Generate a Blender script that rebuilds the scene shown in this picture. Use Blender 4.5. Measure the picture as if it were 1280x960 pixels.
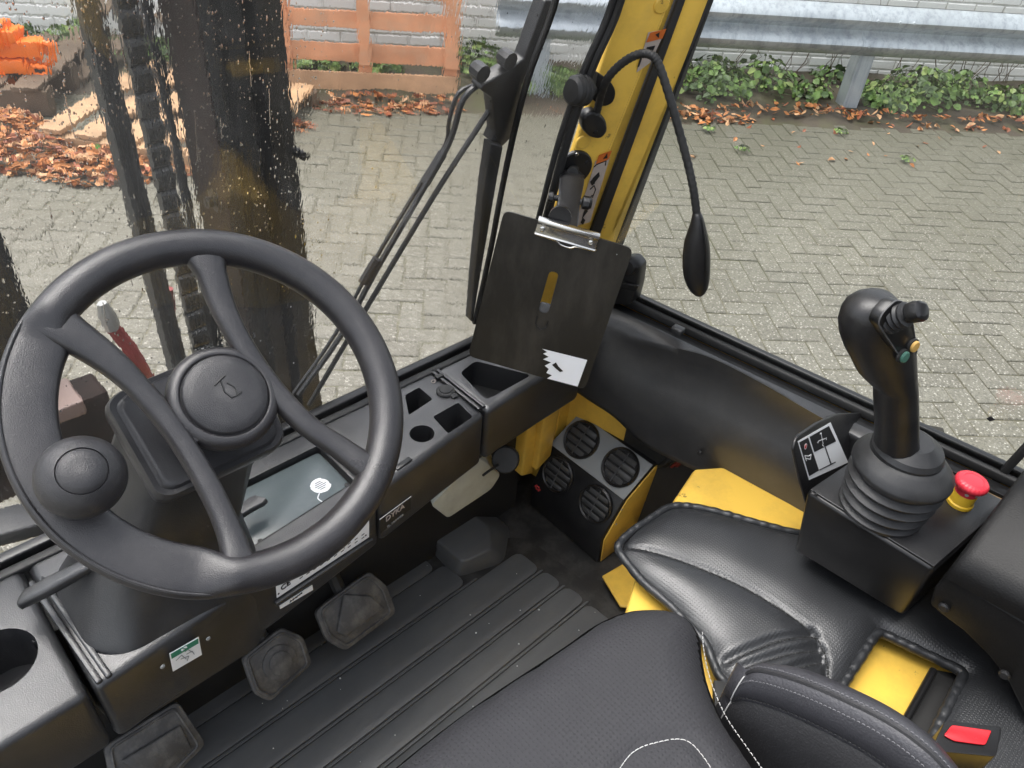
import bpy, bmesh, math, random
from mathutils import Vector, Matrix, noise
random.seed(7)
scene = bpy.context.scene
for o in list(bpy.data.objects):
    bpy.data.objects.remove(o)
V = Vector
R = math.radians

# ------------------------------------------------------------------ camera
# cab axes: +Y forward (towards the mast), +X right, Z up, cab floor z = 0
F, W0, H0 = 961.0, 1280.0, 960.0
PITCH, ROLL, HEAD = R(39.0), R(5.8), R(46.6)
CAM = V((0, 0, 1.15))
FW = V((math.sin(HEAD) * math.cos(PITCH), math.cos(HEAD) * math.cos(PITCH), -math.sin(PITCH)))
RT0 = V((math.cos(HEAD), -math.sin(HEAD), 0)); UP0 = RT0.cross(FW)
RT = RT0 * math.cos(ROLL) + UP0 * math.sin(ROLL)
UP = UP0 * math.cos(ROLL) - RT0 * math.sin(ROLL)
cam_d = bpy.data.cameras.new("camera"); cam = bpy.data.objects.new("camera", cam_d)
scene.collection.objects.link(cam)
cam_d.sensor_width = 36.0; cam_d.lens = F / W0 * 36.0
cam_d.clip_start = 0.02; cam_d.clip_end = 500
m = Matrix((RT, UP, -FW)).transposed().to_4x4(); m.translation = CAM
cam.matrix_world = m
scene.camera = cam

# ------------------------------------------------------------------ light
world = bpy.data.worlds.new("World"); scene.world = world; world.use_nodes = True
nt = world.node_tree; nt.nodes.clear()
sky = nt.nodes.new("ShaderNodeTexSky"); sky.sky_type = 'NISHITA'; sky.sun_disc = False
SUN_EL, SUN_AZ = R(72), R(-20)            # azimuth measured from +Y towards +X
sky.sun_elevation = SUN_EL; sky.sun_rotation = SUN_AZ
sky.dust_density = 3.0; sky.air_density = 1.0
hsv = nt.nodes.new("ShaderNodeHueSaturation"); hsv.inputs['Saturation'].default_value = 0.28
bg = nt.nodes.new("ShaderNodeBackground"); bg.inputs[1].default_value = 0.15
wo = nt.nodes.new("ShaderNodeOutputWorld")
nt.links.new(sky.outputs[0], hsv.inputs['Color']); nt.links.new(hsv.outputs[0], bg.inputs[0]); nt.links.new(bg.outputs[0], wo.inputs[0])
sun_d = bpy.data.lights.new("sun", 'SUN'); sun = bpy.data.objects.new("sun", sun_d)
scene.collection.objects.link(sun)
sun_d.energy = 1.4; sun_d.angle = R(50); sun_d.color = (1.0, 0.97, 0.92)
sd = V((math.sin(SUN_AZ) * math.cos(SUN_EL), math.cos(SUN_AZ) * math.cos(SUN_EL), math.sin(SUN_EL)))
sun.rotation_euler = sd.to_track_quat('Z', 'Y').to_euler()
scene.view_settings.view_transform = 'Standard'; scene.view_settings.look = 'None'
scene.view_settings.gamma = 1.0; scene.view_settings.use_curve_mapping = False
scene.view_settings.exposure = 1.5
scene.render.engine = 'CYCLES'
scene.cycles.use_denoising = True
scene.cycles.max_bounces = 14; scene.cycles.transmission_bounces = 10; scene.cycles.transparent_max_bounces = 16
scene.cycles.sample_clamp_indirect = 6.0; scene.cycles.blur_glossy = 0.5

# ------------------------------------------------------------------ point helpers (all on real planes of the place)
def ray(px, py): return FW + RT * ((px - 640) / F) - UP * ((py - 480) / F)
def on(p, p0, n):
    d = ray(*p); n = V(n); return CAM + d * ((V(p0) - CAM).dot(n) / d.dot(n))
def atz(px, py, z): return on((px, py), (0, 0, z), (0, 0, 1))
def atx(px, py, x): return on((px, py), (x, 0, 0), (1, 0, 0))
def aty(px, py, y): return on((px, py), (0, y, 0), (0, 1, 0))
def O(u, v, z): return V((u * .8 + v * .6, -.6 * u + .8 * v, z))      # yard axes: u along the wall, v towards it
def atv(px, py, v): return on((px, py), O(0, v, 0), (.6, .8, 0))
def proj(p):
    v = V(p) - CAM; z = v.dot(FW)
    return 640 + F * v.dot(RT) / z, 480 - F * v.dot(UP) / z, z
def uv(p): return p.x * .8 - p.y * .6, p.x * .6 + p.y * .8
GZ = -0.45
def ws(px, py, off=0.0): return on((px, py), V((0, .72, .45)) + WSN * off, WSN)   # windscreen plane
WSN = V((0, 1, .22)).normalized()
def spline(pts, n=6, closed=False):
    pts = [V(p) for p in pts]; out = []
    N = len(pts); segs = N if closed else N - 1
    for i in range(segs):
        g = (lambda k: pts[k % N]) if closed else (lambda k: pts[max(0, min(N - 1, k))])
        a, b, c, d = g(i - 1), g(i), g(i + 1), g(i + 2)
        for k in range(n):
            t = k / n
            out.append(.5 * ((2 * b) + (c - a) * t + (2 * a - 5 * b + 4 * c - d) * t * t + (3 * b - a - 3 * c + d) * t ** 3))
    if not closed: out.append(pts[-1])
    return out

# ------------------------------------------------------------------ materials
def mat(name, col, rough=.5, var=.15, vscale=8., bump=0., bscale=200., metal=0., spec=.5, rvar=.08, dust=None, dust_amt=.5, dscale=6., dstretch=None, chips=None, kind='noise', coat=0.):
    M = bpy.data.materials.new(name); M.use_nodes = True
    N = M.node_tree; n = N.nodes; L = N.links
    p = n['Principled BSDF']
    tc = n.new('ShaderNodeTexCoord')
    p.inputs['Roughness'].default_value = rough; p.inputs['Metallic'].default_value = metal
    p.inputs['Specular IOR Level'].default_value = spec
    if coat: p.inputs['Coat Weight'].default_value = coat; p.inputs['Coat Roughness'].default_value = .15
    nz = n.new('ShaderNodeTexNoise'); nz.inputs['Scale'].default_value = vscale; nz.inputs['Detail'].default_value = 6
    L.new(tc.outputs['Object'], nz.inputs['Vector'])
    r = n.new('ShaderNodeMapRange'); r.inputs[1].default_value = .3; r.inputs[2].default_value = .7
    r.inputs[3].default_value = 1 - var; r.inputs[4].default_value = 1 + var
    L.new(nz.outputs['Fac'], r.inputs[0])
    mul = n.new('ShaderNodeVectorMath'); mul.operation = 'SCALE'; mul.inputs[0].default_value = col[:3]
    L.new(r.outputs[0], mul.inputs['Scale'])
    out = mul.outputs[0]
    if dust:
        dz = n.new('ShaderNodeTexNoise'); dz.inputs['Scale'].default_value = dscale; dz.inputs['Detail'].default_value = 9; dz.inputs['Roughness'].default_value = .7
        dsrc = tc.outputs['Object']
        if dstretch:
            dm = n.new('ShaderNodeMapping'); dm.inputs['Scale'].default_value = dstretch; L.new(dsrc, dm.inputs[0]); dsrc = dm.outputs[0]
        L.new(dsrc, dz.inputs['Vector'])
        dr = n.new('ShaderNodeMapRange'); dr.inputs[1].default_value = .45; dr.inputs[2].default_value = .75; dr.inputs[3].default_value = 0; dr.inputs[4].default_value = dust_amt
        L.new(dz.outputs['Fac'], dr.inputs[0])
        mx = n.new('ShaderNodeMix'); mx.data_type = 'RGBA'; L.new(dr.outputs[0], mx.inputs[0])
        L.new(out, mx.inputs[6]); mx.inputs[7].default_value = (*dust, 1); out = mx.outputs[2]
    if chips:
        cz = n.new('ShaderNodeTexNoise'); cz.inputs['Scale'].default_value = chips[1]; cz.inputs['Detail'].default_value = 5; cz.inputs['Roughness'].default_value = .65; L.new(tc.outputs['Object'], cz.inputs['Vector'])
        cr = n.new('ShaderNodeMapRange'); cr.inputs[1].default_value = chips[2]; cr.inputs[2].default_value = chips[2] + .03; cr.inputs[3].default_value = 0; cr.inputs[4].default_value = .8; L.new(cz.outputs['Fac'], cr.inputs[0])
        cm = n.new('ShaderNodeMix'); cm.data_type = 'RGBA'; L.new(cr.outputs[0], cm.inputs[0]); L.new(out, cm.inputs[6]); cm.inputs[7].default_value = (*chips[0], 1); out = cm.outputs[2]
    L.new(out, p.inputs['Base Color'])
    rr = n.new('ShaderNodeMapRange'); rr.inputs[3].default_value = max(.02, rough - rvar); rr.inputs[4].default_value = min(1, rough + rvar)
    L.new(nz.outputs['Fac'], rr.inputs[0]); L.new(rr.outputs[0], p.inputs['Roughness'])
    if bump:
        if kind == 'voronoi':
            bz = n.new('ShaderNodeTexVoronoi'); bz.inputs['Scale'].default_value = bscale; bo = bz.outputs['Distance']
        else:
            bz = n.new('ShaderNodeTexNoise'); bz.inputs['Scale'].default_value = bscale; bz.inputs['Detail'].default_value = 3; bo = bz.outputs['Fac']
        L.new(tc.outputs['Object'], bz.inputs['Vector'])
        b = n.new('ShaderNodeBump'); b.inputs['Strength'].default_value = bump; b.inputs['Distance'].default_value = .001
        L.new(bo, b.inputs['Height']); L.new(b.outputs[0], p.inputs['Normal'])
    return M

def perforated(name, col, rough, pitch, depth, spec=.5):
    """fabric / leather with a regular grid of small pits, wear and fine grain"""
    M = mat(name, col, rough, .12, 9, spec=spec)
    n = M.node_tree.nodes; L = M.node_tree.links; p = n['Principled BSDF']
    tc = n.new('ShaderNodeTexCoord'); vm = n.new('ShaderNodeVectorMath'); vm.operation = 'MULTIPLY'
    vm.inputs[1].default_value = (1 / pitch, 1 / pitch, 0); L.new(tc.outputs['Object'], vm.inputs[0])
    vo = n.new('ShaderNodeTexVoronoi'); vo.voronoi_dimensions = '2D'; vo.inputs['Scale'].default_value = 1; vo.inputs['Randomness'].default_value = .18
    L.new(vm.outputs[0], vo.inputs['Vector'])
    mr = n.new('ShaderNodeMapRange'); mr.inputs[1].default_value = .12; mr.inputs[2].default_value = .32; L.new(vo.outputs['Distance'], mr.inputs[0])
    nz = n.new('ShaderNodeTexNoise'); nz.inputs['Scale'].default_value = 500; L.new(tc.outputs['Object'], nz.inputs['Vector'])
    ad = n.new('ShaderNodeMath'); ad.operation = 'MULTIPLY_ADD'; ad.inputs[1].default_value = .35; L.new(nz.outputs['Fac'], ad.inputs[0]); L.new(mr.outputs[0], ad.inputs[2])
    b = n.new('ShaderNodeBump'); b.inputs['Strength'].default_value = depth; b.inputs['Distance'].default_value = .001
    L.new(ad.outputs[0], b.inputs['Height']); L.new(b.outputs[0], p.inputs['Normal'])
    return M

def glassy(name, ior=1.33, rough=0., bump=None, col=(1, 1, 1)):
    M = bpy.data.materials.new(name); M.use_nodes = True
    N = M.node_tree; n = N.nodes; L = N.links; n.remove(n['Principled BSDF'])
    g = n.new('ShaderNodeBsdfGlass'); g.inputs['IOR'].default_value = ior; g.inputs['Roughness'].default_value = rough
    g.inputs['Color'].default_value = (*col, 1)
    L.new(g.outputs[0], n['Material Output'].inputs[0])
    if bump:
        tc = n.new('ShaderNodeTexCoord'); mp = n.new('ShaderNodeMapping'); mp.inputs['Scale'].default_value = (1, 1, .16)
        mp.inputs['Rotation'].default_value = (0, R(6), 0)
        L.new(tc.outputs['Object'], mp.inputs[0])
        a = n.new('ShaderNodeTexNoise'); a.inputs['Scale'].default_value = 240; a.inputs['Detail'].default_value = 2; a.inputs['Distortion'].default_value = .6
        L.new(mp.outputs[0], a.inputs[0])
        c = n.new('ShaderNodeTexNoise'); c.inputs['Scale'].default_value = 420; c.inputs['Detail'].default_value = 1; L.new(mp.outputs[0], c.inputs[0])
        # wetter (more rippled) patches
        w = n.new('ShaderNodeTexNoise'); w.inputs['Scale'].default_value = 6; L.new(tc.outputs['Object'], w.inputs[0])
        wr = n.new('ShaderNodeMapRange'); wr.inputs[1].default_value = .42; wr.inputs[2].default_value = .62; wr.inputs[3].default_value = .25; wr.inputs[4].default_value = 1; L.new(w.outputs['Fac'], wr.inputs[0])
        s = n.new('ShaderNodeMath'); s.operation = 'MULTIPLY_ADD'; s.inputs[1].default_value = .25; L.new(c.outputs['Fac'], s.inputs[0]); L.new(a.outputs['Fac'], s.inputs[2])
        mm = n.new('ShaderNodeMath'); mm.operation = 'MULTIPLY'; L.new(s.outputs[0], mm.inputs[0]); L.new(wr.outputs[0], mm.inputs[1])
        b = n.new('ShaderNodeBump'); b.inputs['Strength'].default_value = 1; b.inputs['Distance'].default_value = bump
        L.new(mm.outputs[0], b.inputs['Height']); L.new(b.outputs[0], g.inputs['Normal'])
        # film of road grime and fine mist on the pane
        d1 = n.new('ShaderNodeBsdfDiffuse'); d1.inputs[0].default_value = (.75, .76, .74, 1); d2 = n.new('ShaderNodeBsdfTranslucent'); d2.inputs[0].default_value = (.75, .76, .74, 1)
        md = n.new('ShaderNodeMixShader'); L.new(d1.outputs[0], md.inputs[1]); L.new(d2.outputs[0], md.inputs[2])
        fr = n.new('ShaderNodeMapRange'); fr.inputs[1].default_value = .3; fr.inputs[2].default_value = .7; fr.inputs[3].default_value = .008; fr.inputs[4].default_value = .05
        f2 = n.new('ShaderNodeTexNoise'); f2.inputs['Scale'].default_value = 9; f2.inputs['Detail'].default_value = 8; L.new(mp.outputs[0], f2.inputs[0]); L.new(f2.outputs['Fac'], fr.inputs[0])
        mg = n.new('ShaderNodeMixShader'); L.new(fr.outputs[0], mg.inputs[0]); L.new(g.outputs[0], mg.inputs[1]); L.new(md.outputs[0], mg.inputs[2]); L.new(mg.outputs[0], n['Material Output'].inputs[0])
    return M

def clear_glass(name):
    M = bpy.data.materials.new(name); M.use_nodes = True
    N = M.node_tree; n = N.nodes; L = N.links; n.remove(n['Principled BSDF'])
    t = n.new('ShaderNodeBsdfTransparent'); t.inputs[0].default_value = (.95, .96, .955, 1)
    g = n.new('ShaderNodeBsdfGlossy'); g.inputs['Roughness'].default_value = .02
    f = n.new('ShaderNodeFresnel'); f.inputs[0].default_value = 1.45
    mx = n.new('ShaderNodeMixShader'); L.new(f.outputs[0], mx.inputs[0]); L.new(t.outputs[0], mx.inputs[1]); L.new(g.outputs[0], mx.inputs[2])
    L.new(mx.outputs[0], n['Material Output'].inputs[0])
    return M

def paver_mat():
    """wet concrete blocks: grey-green, full of pale stone chips, mossier towards the planted strip"""
    M = bpy.data.materials.new('concrete_paver'); M.use_nodes = True
    n = M.node_tree.nodes; L = M.node_tree.links; p = n['Principled BSDF']
    geo = n.new('ShaderNodeNewGeometry'); oi = n.new('ShaderNodeObjectInfo')
    pos = geo.outputs['Position']
    def noise(s, d=4, r=.6):
        a = n.new('ShaderNodeTexNoise'); a.inputs['Scale'].default_value = s; a.inputs['Detail'].default_value = d; a.inputs['Roughness'].default_value = r
        L.new(pos, a.inputs['Vector']); return a.outputs['Fac']
    def rng(x, a, b, c, d):
        q = n.new('ShaderNodeMapRange'); q.inputs[1].default_value = a; q.inputs[2].default_value = b; q.inputs[3].default_value = c; q.inputs[4].default_value = d
        L.new(x, q.inputs[0]); return q.outputs[0]
    def mix(f, a, b):
        q = n.new('ShaderNodeMix'); q.data_type = 'RGBA'
        if isinstance(f, float): q.inputs[0].default_value = f
        else: L.new(f, q.inputs[0])
        for s, x in ((6, a), (7, b)):
            if isinstance(x, tuple): q.inputs[s].default_value = (*x, 1)
            else: L.new(x, q.inputs[s])
        return q.outputs[2]
    base = mix(rng(noise(1.1, 5), .35, .65, 0, 1), (.146, .137, .104), (.208, .199, .168))
    base = mix(rng(oi.outputs['Random'], 0, 1, 0, .6), base, (.125, .116, .092))
    base = mix(rng(noise(38, 4, .75), .35, .7, 0, .5), base, (.09, .083, .06))
    vo = n.new('ShaderNodeTexVoronoi'); vo.inputs['Scale'].default_value = 105; vo.inputs['Randomness'].default_value = 1; L.new(pos, vo.inputs['Vector'])
    vc = n.new('ShaderNodeSeparateColor'); L.new(vo.outputs['Color'], vc.inputs[0])
    chip = n.new('ShaderNodeMath'); chip.operation = 'MULTIPLY'
    L.new(rng(vo.outputs['Distance'], .25, .45, 1, 0), chip.inputs[0]); L.new(rng(vc.outputs[0], .5, .8, 0, .85), chip.inputs[1])
    base = mix(chip.outputs[0], base, (.43, .41, .36))
    vo2 = n.new('ShaderNodeTexVoronoi'); vo2.inputs['Scale'].default_value = 160; L.new(pos, vo2.inputs['Vector'])
    vc2 = n.new('ShaderNodeSeparateColor'); L.new(vo2.outputs['Color'], vc2.inputs[0])
    base = mix(rng(vc2.outputs[1], .72, .82, 0, .45), base, (.06, .055, .045))
    # moss by distance towards the wall (v axis of the yard)
    dt = n.new('ShaderNodeVectorMath'); dt.operation = 'DOT_PRODUCT'; dt.inputs[1].default_value = (.6, .8, 0); L.new(pos, dt.inputs[0])
    ad = n.new('ShaderNodeMath'); ad.operation = 'MULTIPLY_ADD'; ad.inputs[1].default_value = 1.6; L.new(noise(2.2, 6), ad.inputs[0]); L.new(dt.outputs['Value'], ad.inputs[2])
    base = mix(rng(ad.outputs[0], 2.9, 5.3, 0, .75), base, (.088, .085, .055))
    L.new(base, p.inputs['Base Color'])
    L.new(rng(noise(3, 5), .3, .7, .42, .75), p.inputs['Roughness'])
    b = n.new('ShaderNodeBump'); b.inputs['Strength'].default_value = .8; b.inputs['Distance'].default_value = .004
    bb = n.new('ShaderNodeMath'); bb.operation = 'ADD'; L.new(noise(90, 4, .8), bb.inputs[0]); L.new(vo.outputs['Distance'], bb.inputs[1])
    L.new(bb.outputs[0], b.inputs['Height']); L.new(b.outputs[0], p.inputs['Normal'])
    return M

BLACK = (.022, .022, .024)
MT = dict(
    plastic=mat('black_plastic', (.012, .012, .013), .36, .12, 10, .25, 900, dust=(.07, .066, .06), dust_amt=.22, dscale=14),
    dash=mat('dash_plastic', (.020, .0205, .0225), .38, .12, 10, .3, 800, spec=.85, dust=(.10, .095, .088), dust_amt=.22, dscale=18),
    gloss=mat('gloss_black', (.009, .009, .0095), .34, .1, 10),
    rubber=mat('black_rubber', (.018, .018, .018), .6, .15, 20, .15, 500),
    bellows=mat('bellows_rubber', (.018, .0185, .020), .46, .12, 20, .1, 500, dust=(.09, .088, .084), dust_amt=.2, dscale=25),
    wheel=mat('wheel_foam', (.019, .0178, .0200), .34, .2, 10, .35, 1100, spec=.65, dust=(.12, .112, .105), dust_amt=.2, dscale=24, rvar=.2),
    pad=mat('wheel_pad', (.024, .0235, .026), .40, .15, 12, .4, 1300, dust=(.13, .125, .12), dust_amt=.2, dscale=30, rvar=.16),
    floor=mat('floor_rubber', (.020, .020, .020), .46, .2, 8, .4, 200, dust=(.13, .125, .115), dust_amt=.5, dscale=16),
    matrib=mat('mat_rubber', (.088, .093, .098), .40, .10, 4, .2, 300, dust=(.20, .198, .19), dust_amt=.28, dscale=9, dstretch=(.35, 1, 1)),
    pedal=mat('pedal_rubber', (.080, .080, .081), .48, .2, 30, .3, 260, dust=(.30, .29, .275), dust_amt=.55, dscale=40),
    yellow=mat('yellow_paint', (.78, .50, .080), .38, .06, 5, .04, 60, dust=(.40, .25, .06), dust_amt=.55, dscale=14, coat=.3, chips=((.14, .095, .035), 42, .67)),
    leather=perforated('perforated_leather', (.024, .0255, .028), .38, .0036, .3, .75),
    piping=mat('piping_leather', (.022, .0235, .026), .42, .1, 30, .8, 120),
    fabric=perforated('seat_fabric', (.021, .021, .0245), .75, .0048, .42),
    vinyl=mat('grey_vinyl', (.040, .040, .046), .45, .08, 12, .7, 420),
    darkvinyl=mat('dark_vinyl', (.018, .018, .020), .6, .1, 12, .6, 420),
    thread=mat('pale_thread', (.55, .55, .54), .8), greythread=mat('grey_thread', (.15, .15, .16), .8),
    darkthread=mat('dark_thread', (.02, .02, .02), .8),
    steel=mat('bright_steel', (.62, .61, .58), .22, .06, 20, .1, 300, metal=1.),
    zinc=mat('galvanised_steel', (.44, .475, .50), .5, .1, 6, .1, 60, metal=.45, dust=(.20, .225, .25), dust_amt=.85, dscale=26, dstretch=(1, 1, .12)),
    silver=mat('silver_panel', (.27, .285, .29), .5, .06, 20, .2, 400),
    white=mat('white_label', (.84, .85, .86), .5, .03, 20),
    label=mat('grey_label', (.42, .36, .32), .5, .12, 40),
    orange_l=mat('orange_label', (.55, .13, .02), .5, .1),
    ink=mat('black_ink', (.015, .015, .016), .5),
    redink=mat('red_ink', (.55, .05, .05), .5),
    greenink=mat('green_ink', (.03, .20, .12), .45),
    board=mat('clipboard_board', (.016, .014, .010), .42, .25, 9, .12, 300, dust=(.075, .066, .055), dust_amt=.5, dscale=30, dstretch=(1, 1, .3), chips=((.10, .095, .085), 60, .72)),
    red=mat('red_plastic', (.62, .035, .055), .38, .06, 30),
    redtrans=mat('buckle_red', (.50, .018, .025), .25, .1, 30),
    estopy=mat('yellow_plastic', (.66, .42, .03), .4, .06),
    greenb=mat('green_button', (.06, .16, .12), .4), yellowb=mat('amber_button', (.55, .34, .10), .4),
    shroud=mat('shroud_plastic', (.042, .042, .045), .33, .1, 12, .25, 900),
    vane=mat('vane_plastic', (.075, .076, .078), .45, .1, 20),
    armblack=mat('matte_black', (.005, .005, .0053), .5, .12, 14, .3, 500, spec=.28),
    sillbrown=mat('sill_trim', (.20, .125, .045), .5),
    tray=mat('tray_plastic', (.12, .145, .15), .22, .12, 8, .06, 60, dust=(.30, .32, .33), dust_amt=.4, dscale=7),
    bottle=mat('bottle_plastic', (.55, .57, .51), .35, .2, 12, dust=(.25, .24, .19), dust_amt=.6, dscale=14),
    mast=mat('mast_steel', (.010, .010, .0105), .45, .3, 7, .5, 40, spec=.2, dust=(.035, .035, .035), dust_amt=.5, dscale=11),
    mastbrown=mat('mast_brown', (.014, .0075, .006), .6, .3, 9, .3, 60, spec=.12, dust=(.045, .025, .018), dust_amt=.5, dscale=9),
    chain=mat('chain_steel', (.02, .02, .02), .35, .2, 30, metal=.3),
    hose=mat('red_hose', (.22, .022, .022), .45, .2, 20), clearhose=mat('hose_fitting', (.4, .4, .38), .3, .1, metal=.6),
    pinkbar=mat('faded_crossbar', (.20, .14, .12), .55, .2, 9),
    brick=mat('painted_brick', (.80, .79, .75), .7, .10, 7, .6, 90, dust=(.42, .42, .36), dust_amt=.35, dscale=5),
    mortar=mat('painted_mortar', (.66, .65, .61), .85, .15, 9, .8, 120),
    soil=mat('damp_soil', (.055, .042, .028), .8, .4, 5, 1., 60, dust=(.08, .09, .03), dust_amt=.7, dscale=4),
    sand=mat('joint_sand', (.115, .105, .074), .8, .3, 3, .8, 150, dust=(.085, .088, .04), dust_amt=.9, dscale=1.2),
    ground=mat('far_ground', (.14, .13, .11), .8, .3, 1, .5, 20),
    woodpink=mat('pinkish_wood', (.54, .31, .17), .65, .2, 7, .5, 80, dust=(.36, .22, .12), dust_amt=.5, dscale=12),
    wood=mat('pallet_wood', (.38, .235, .125), .65, .25, 7, .5, 80, dust=(.22, .14, .07), dust_amt=.5, dscale=10),
    woodorange=mat('orange_slat', (.66, .30, .155), .6, .2, 6, .4, 90, dust=(.52, .33, .21), dust_amt=.75, dscale=9),
    wooddark=mat('old_wood', (.12, .085, .055), .75, .3, 8, .5, 80),
    orange=mat('orange_paint', (.82, .17, .012), .4, .12, 12, .1, 60),
    greentag=mat('green_tag', (.02, .62, .08), .5),
    weed=mat('weed_leaf', (.11, .19, .04), .5, .45, 9), weed2=mat('pale_weed_leaf', (.21, .28, .08), .5, .4, 9), weed3=mat('dark_weed_leaf', (.06, .105, .03), .5, .4, 9),
    leaf=mat('fallen_leaf', (.40, .155, .045), .6, .5, 25), leaf2=mat('pale_fallen_leaf', (.46, .26, .13), .6, .4, 25), leaf3=mat('red_fallen_leaf', (.22, .065, .025), .6, .5, 25),
    paver=paver_mat(),
    wet=glassy('wet_windscreen_outer', 1.33, 0, .00013), dry=glassy('windscreen_inner', 1.33), drop=glassy('rain_water', 1.33),
    clear=clear_glass('side_glass'),
)

# moss darkens the joints towards the planted strip
_n = MT['sand'].node_tree.nodes; _l = MT['sand'].node_tree.links; _p = _n['Principled BSDF']; _src = _p.inputs['Base Color'].links[0].from_socket
_g = _n.new('ShaderNodeNewGeometry'); _d = _n.new('ShaderNodeVectorMath'); _d.operation = 'DOT_PRODUCT'; _d.inputs[1].default_value = (.6, .8, 0); _l.new(_g.outputs['Position'], _d.inputs[0])
_r = _n.new('ShaderNodeMapRange'); _r.inputs[1].default_value = 2.6; _r.inputs[2].default_value = 4.2; _r.inputs[3].default_value = 0; _r.inputs[4].default_value = .65; _l.new(_d.outputs['Value'], _r.inputs[0])
_m = _n.new('ShaderNodeMix'); _m.data_type = 'RGBA'; _l.new(_r.outputs[0], _m.inputs[0]); _l.new(_src, _m.inputs[6]); _m.inputs[7].default_value = (.026, .028, .012, 1); _l.new(_m.outputs[2], _p.inputs['Base Color'])

# ------------------------------------------------------------------ mesh builder
class MB:
    def __init__(s): s.v = []; s.f = []; s.mi = []
    def add(s, vs, fs, mi=0):
        o = len(s.v); s.v += [V(x) for x in vs]; s.f += [tuple(i + o for i in f) for f in fs]; s.mi += [mi] * len(fs); return s
    def box8(s, b, t, mi=0):      # two quads, bottom and top, same winding
        return s.add(list(b) + list(t), [(3, 2, 1, 0), (4, 5, 6, 7), (0, 1, 5, 4), (1, 2, 6, 5), (2, 3, 7, 6), (3, 0, 4, 7)], mi)
    def box(s, c, size, ax=None, mi=0):
        c = V(c); ax = ax or (V((1, 0, 0)), V((0, 1, 0)), V((0, 0, 1)))
        x, y, z = [V(a) * (k / 2) for a, k in zip(ax, size)]
        return s.box8([c - x - y - z, c + x - y - z, c + x + y - z, c - x + y - z], [c - x - y + z, c + x - y + z, c + x + y + z, c - x + y + z], mi)
    def beam(s, a, b, w, h, up=(0, 0, 1), mi=0):     # rectangular bar from a to b
        a, b = V(a), V(b); d = (b - a).normalized(); sd_ = d.cross(V(up)).normalized(); u = sd_.cross(d)
        q = lambda p: [p - sd_ * w / 2 - u * h / 2, p + sd_ * w / 2 - u * h / 2, p + sd_ * w / 2 + u * h / 2, p - sd_ * w / 2 + u * h / 2]
        return s.box8(q(a), q(b), mi)
    def prism(s, poly, vec, mi=0):
        n = len(poly); vec = V(vec); p = [V(x) for x in poly]
        fs = [tuple(range(n))[::-1], tuple(range(n, 2 * n))] + [(i, (i + 1) % n, (i + 1) % n + n, i + n) for i in range(n)]
        return s.add(p + [x + vec for x in p], fs, mi)
    def loft(s, rings, cap=(1, 1), loop=False, mi=0, closed=True):
        n = len(rings[0]); vs = [x for r in rings for x in r]; fs = []
        m_ = len(rings)
        for i in range(m_ if loop else m_ - 1):
            a, b = i * n, ((i + 1) % m_) * n
            for k in range(n if closed else n - 1):
                l = (k + 1) % n; fs.append((a + k, a + l, b + l, b + k))
        if not loop and closed:
            if cap[0]: fs.append(tuple(range(n))[::-1])
            if cap[1]: fs.append(tuple(range((m_ - 1) * n, m_ * n)))
        return s.add(vs, fs, mi)
    def tube(s, path, r, n=10, loop=False, mi=0, flat=None):
        path = [V(p) for p in path]; N = len(path)
        rs = r if isinstance(r, (list, tuple)) else [r] * N
        rings = []; u = None
        for i, p in enumerate(path):
            a = path[(i - 1) % N] if (loop or i > 0) else path[i]; b = path[(i + 1) % N] if (loop or i < N - 1) else path[i]
            t = (b - a).normalized()
            if u is None:
                u = t.cross(V((0, 0, 1)))
                if u.length < .1: u = t.cross(V((1, 0, 0)))
            u = (u - t * u.dot(t)).normalized(); w = t.cross(u)
            rings.append([p + (u * math.cos(2 * math.pi * k / n) + w * math.sin(2 * math.pi * k / n)) * rs[i] for k in range(n)])
        return s.loft(rings, loop=loop, mi=mi)
    def lathe(s, o, ax, prof, n=24, mi=0, cap=(1, 1)):
        o = V(o); ax = V(ax).normalized(); u = ax.orthogonal().normalized(); w = ax.cross(u)
        return s.loft([[o + ax * h + (u * math.cos(2 * math.pi * k / n) + w * math.sin(2 * math.pi * k / n)) * r for k in range(n)] for r, h in prof], mi=mi, cap=cap)
    def build(s, name, m_, parent=None, smooth=30, bevel=0., seg=2, sub=0, kind=None):
        me = bpy.data.meshes.new(name)
        og = V((0, 0, 0)); q = parent
        while q: og += V(q.location); q = q.parent
        me.from_pydata([x - og for x in s.v], [], s.f); me.validate()
        for k in (m_ if isinstance(m_, (list, tuple)) else [m_]): me.materials.append(MT[k] if isinstance(k, str) else k)
        if isinstance(m_, (list, tuple)) and len(me.polygons) == len(s.mi):
            me.polygons.foreach_set('material_index', s.mi)
        bm = bmesh.new(); bm.from_mesh(me)
        if s.fix: bmesh.ops.recalc_face_normals(bm, faces=bm.faces)
        if bevel:
            es = [e for e in bm.edges if len(e.link_faces) == 2 and e.calc_face_angle(0) > R(28)]
            bmesh.ops.bevel(bm, geom=es, offset=bevel, segments=seg, profile=.5, affect='EDGES', clamp_overlap=True)
        bm.to_mesh(me); bm.free()
        if smooth:
            me.shade_smooth(); me.set_sharp_from_angle(angle=R(smooth if not bevel else max(smooth, 45)))
        ob = bpy.data.objects.new(name, me); scene.collection.objects.link(ob)
        if parent: ob.parent = parent
        if sub:
            md = ob.modifiers.new('sub', 'SUBSURF'); md.levels = sub; md.render_levels = sub
        if kind: ob['kind'] = kind
        return ob
    fix = True

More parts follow.
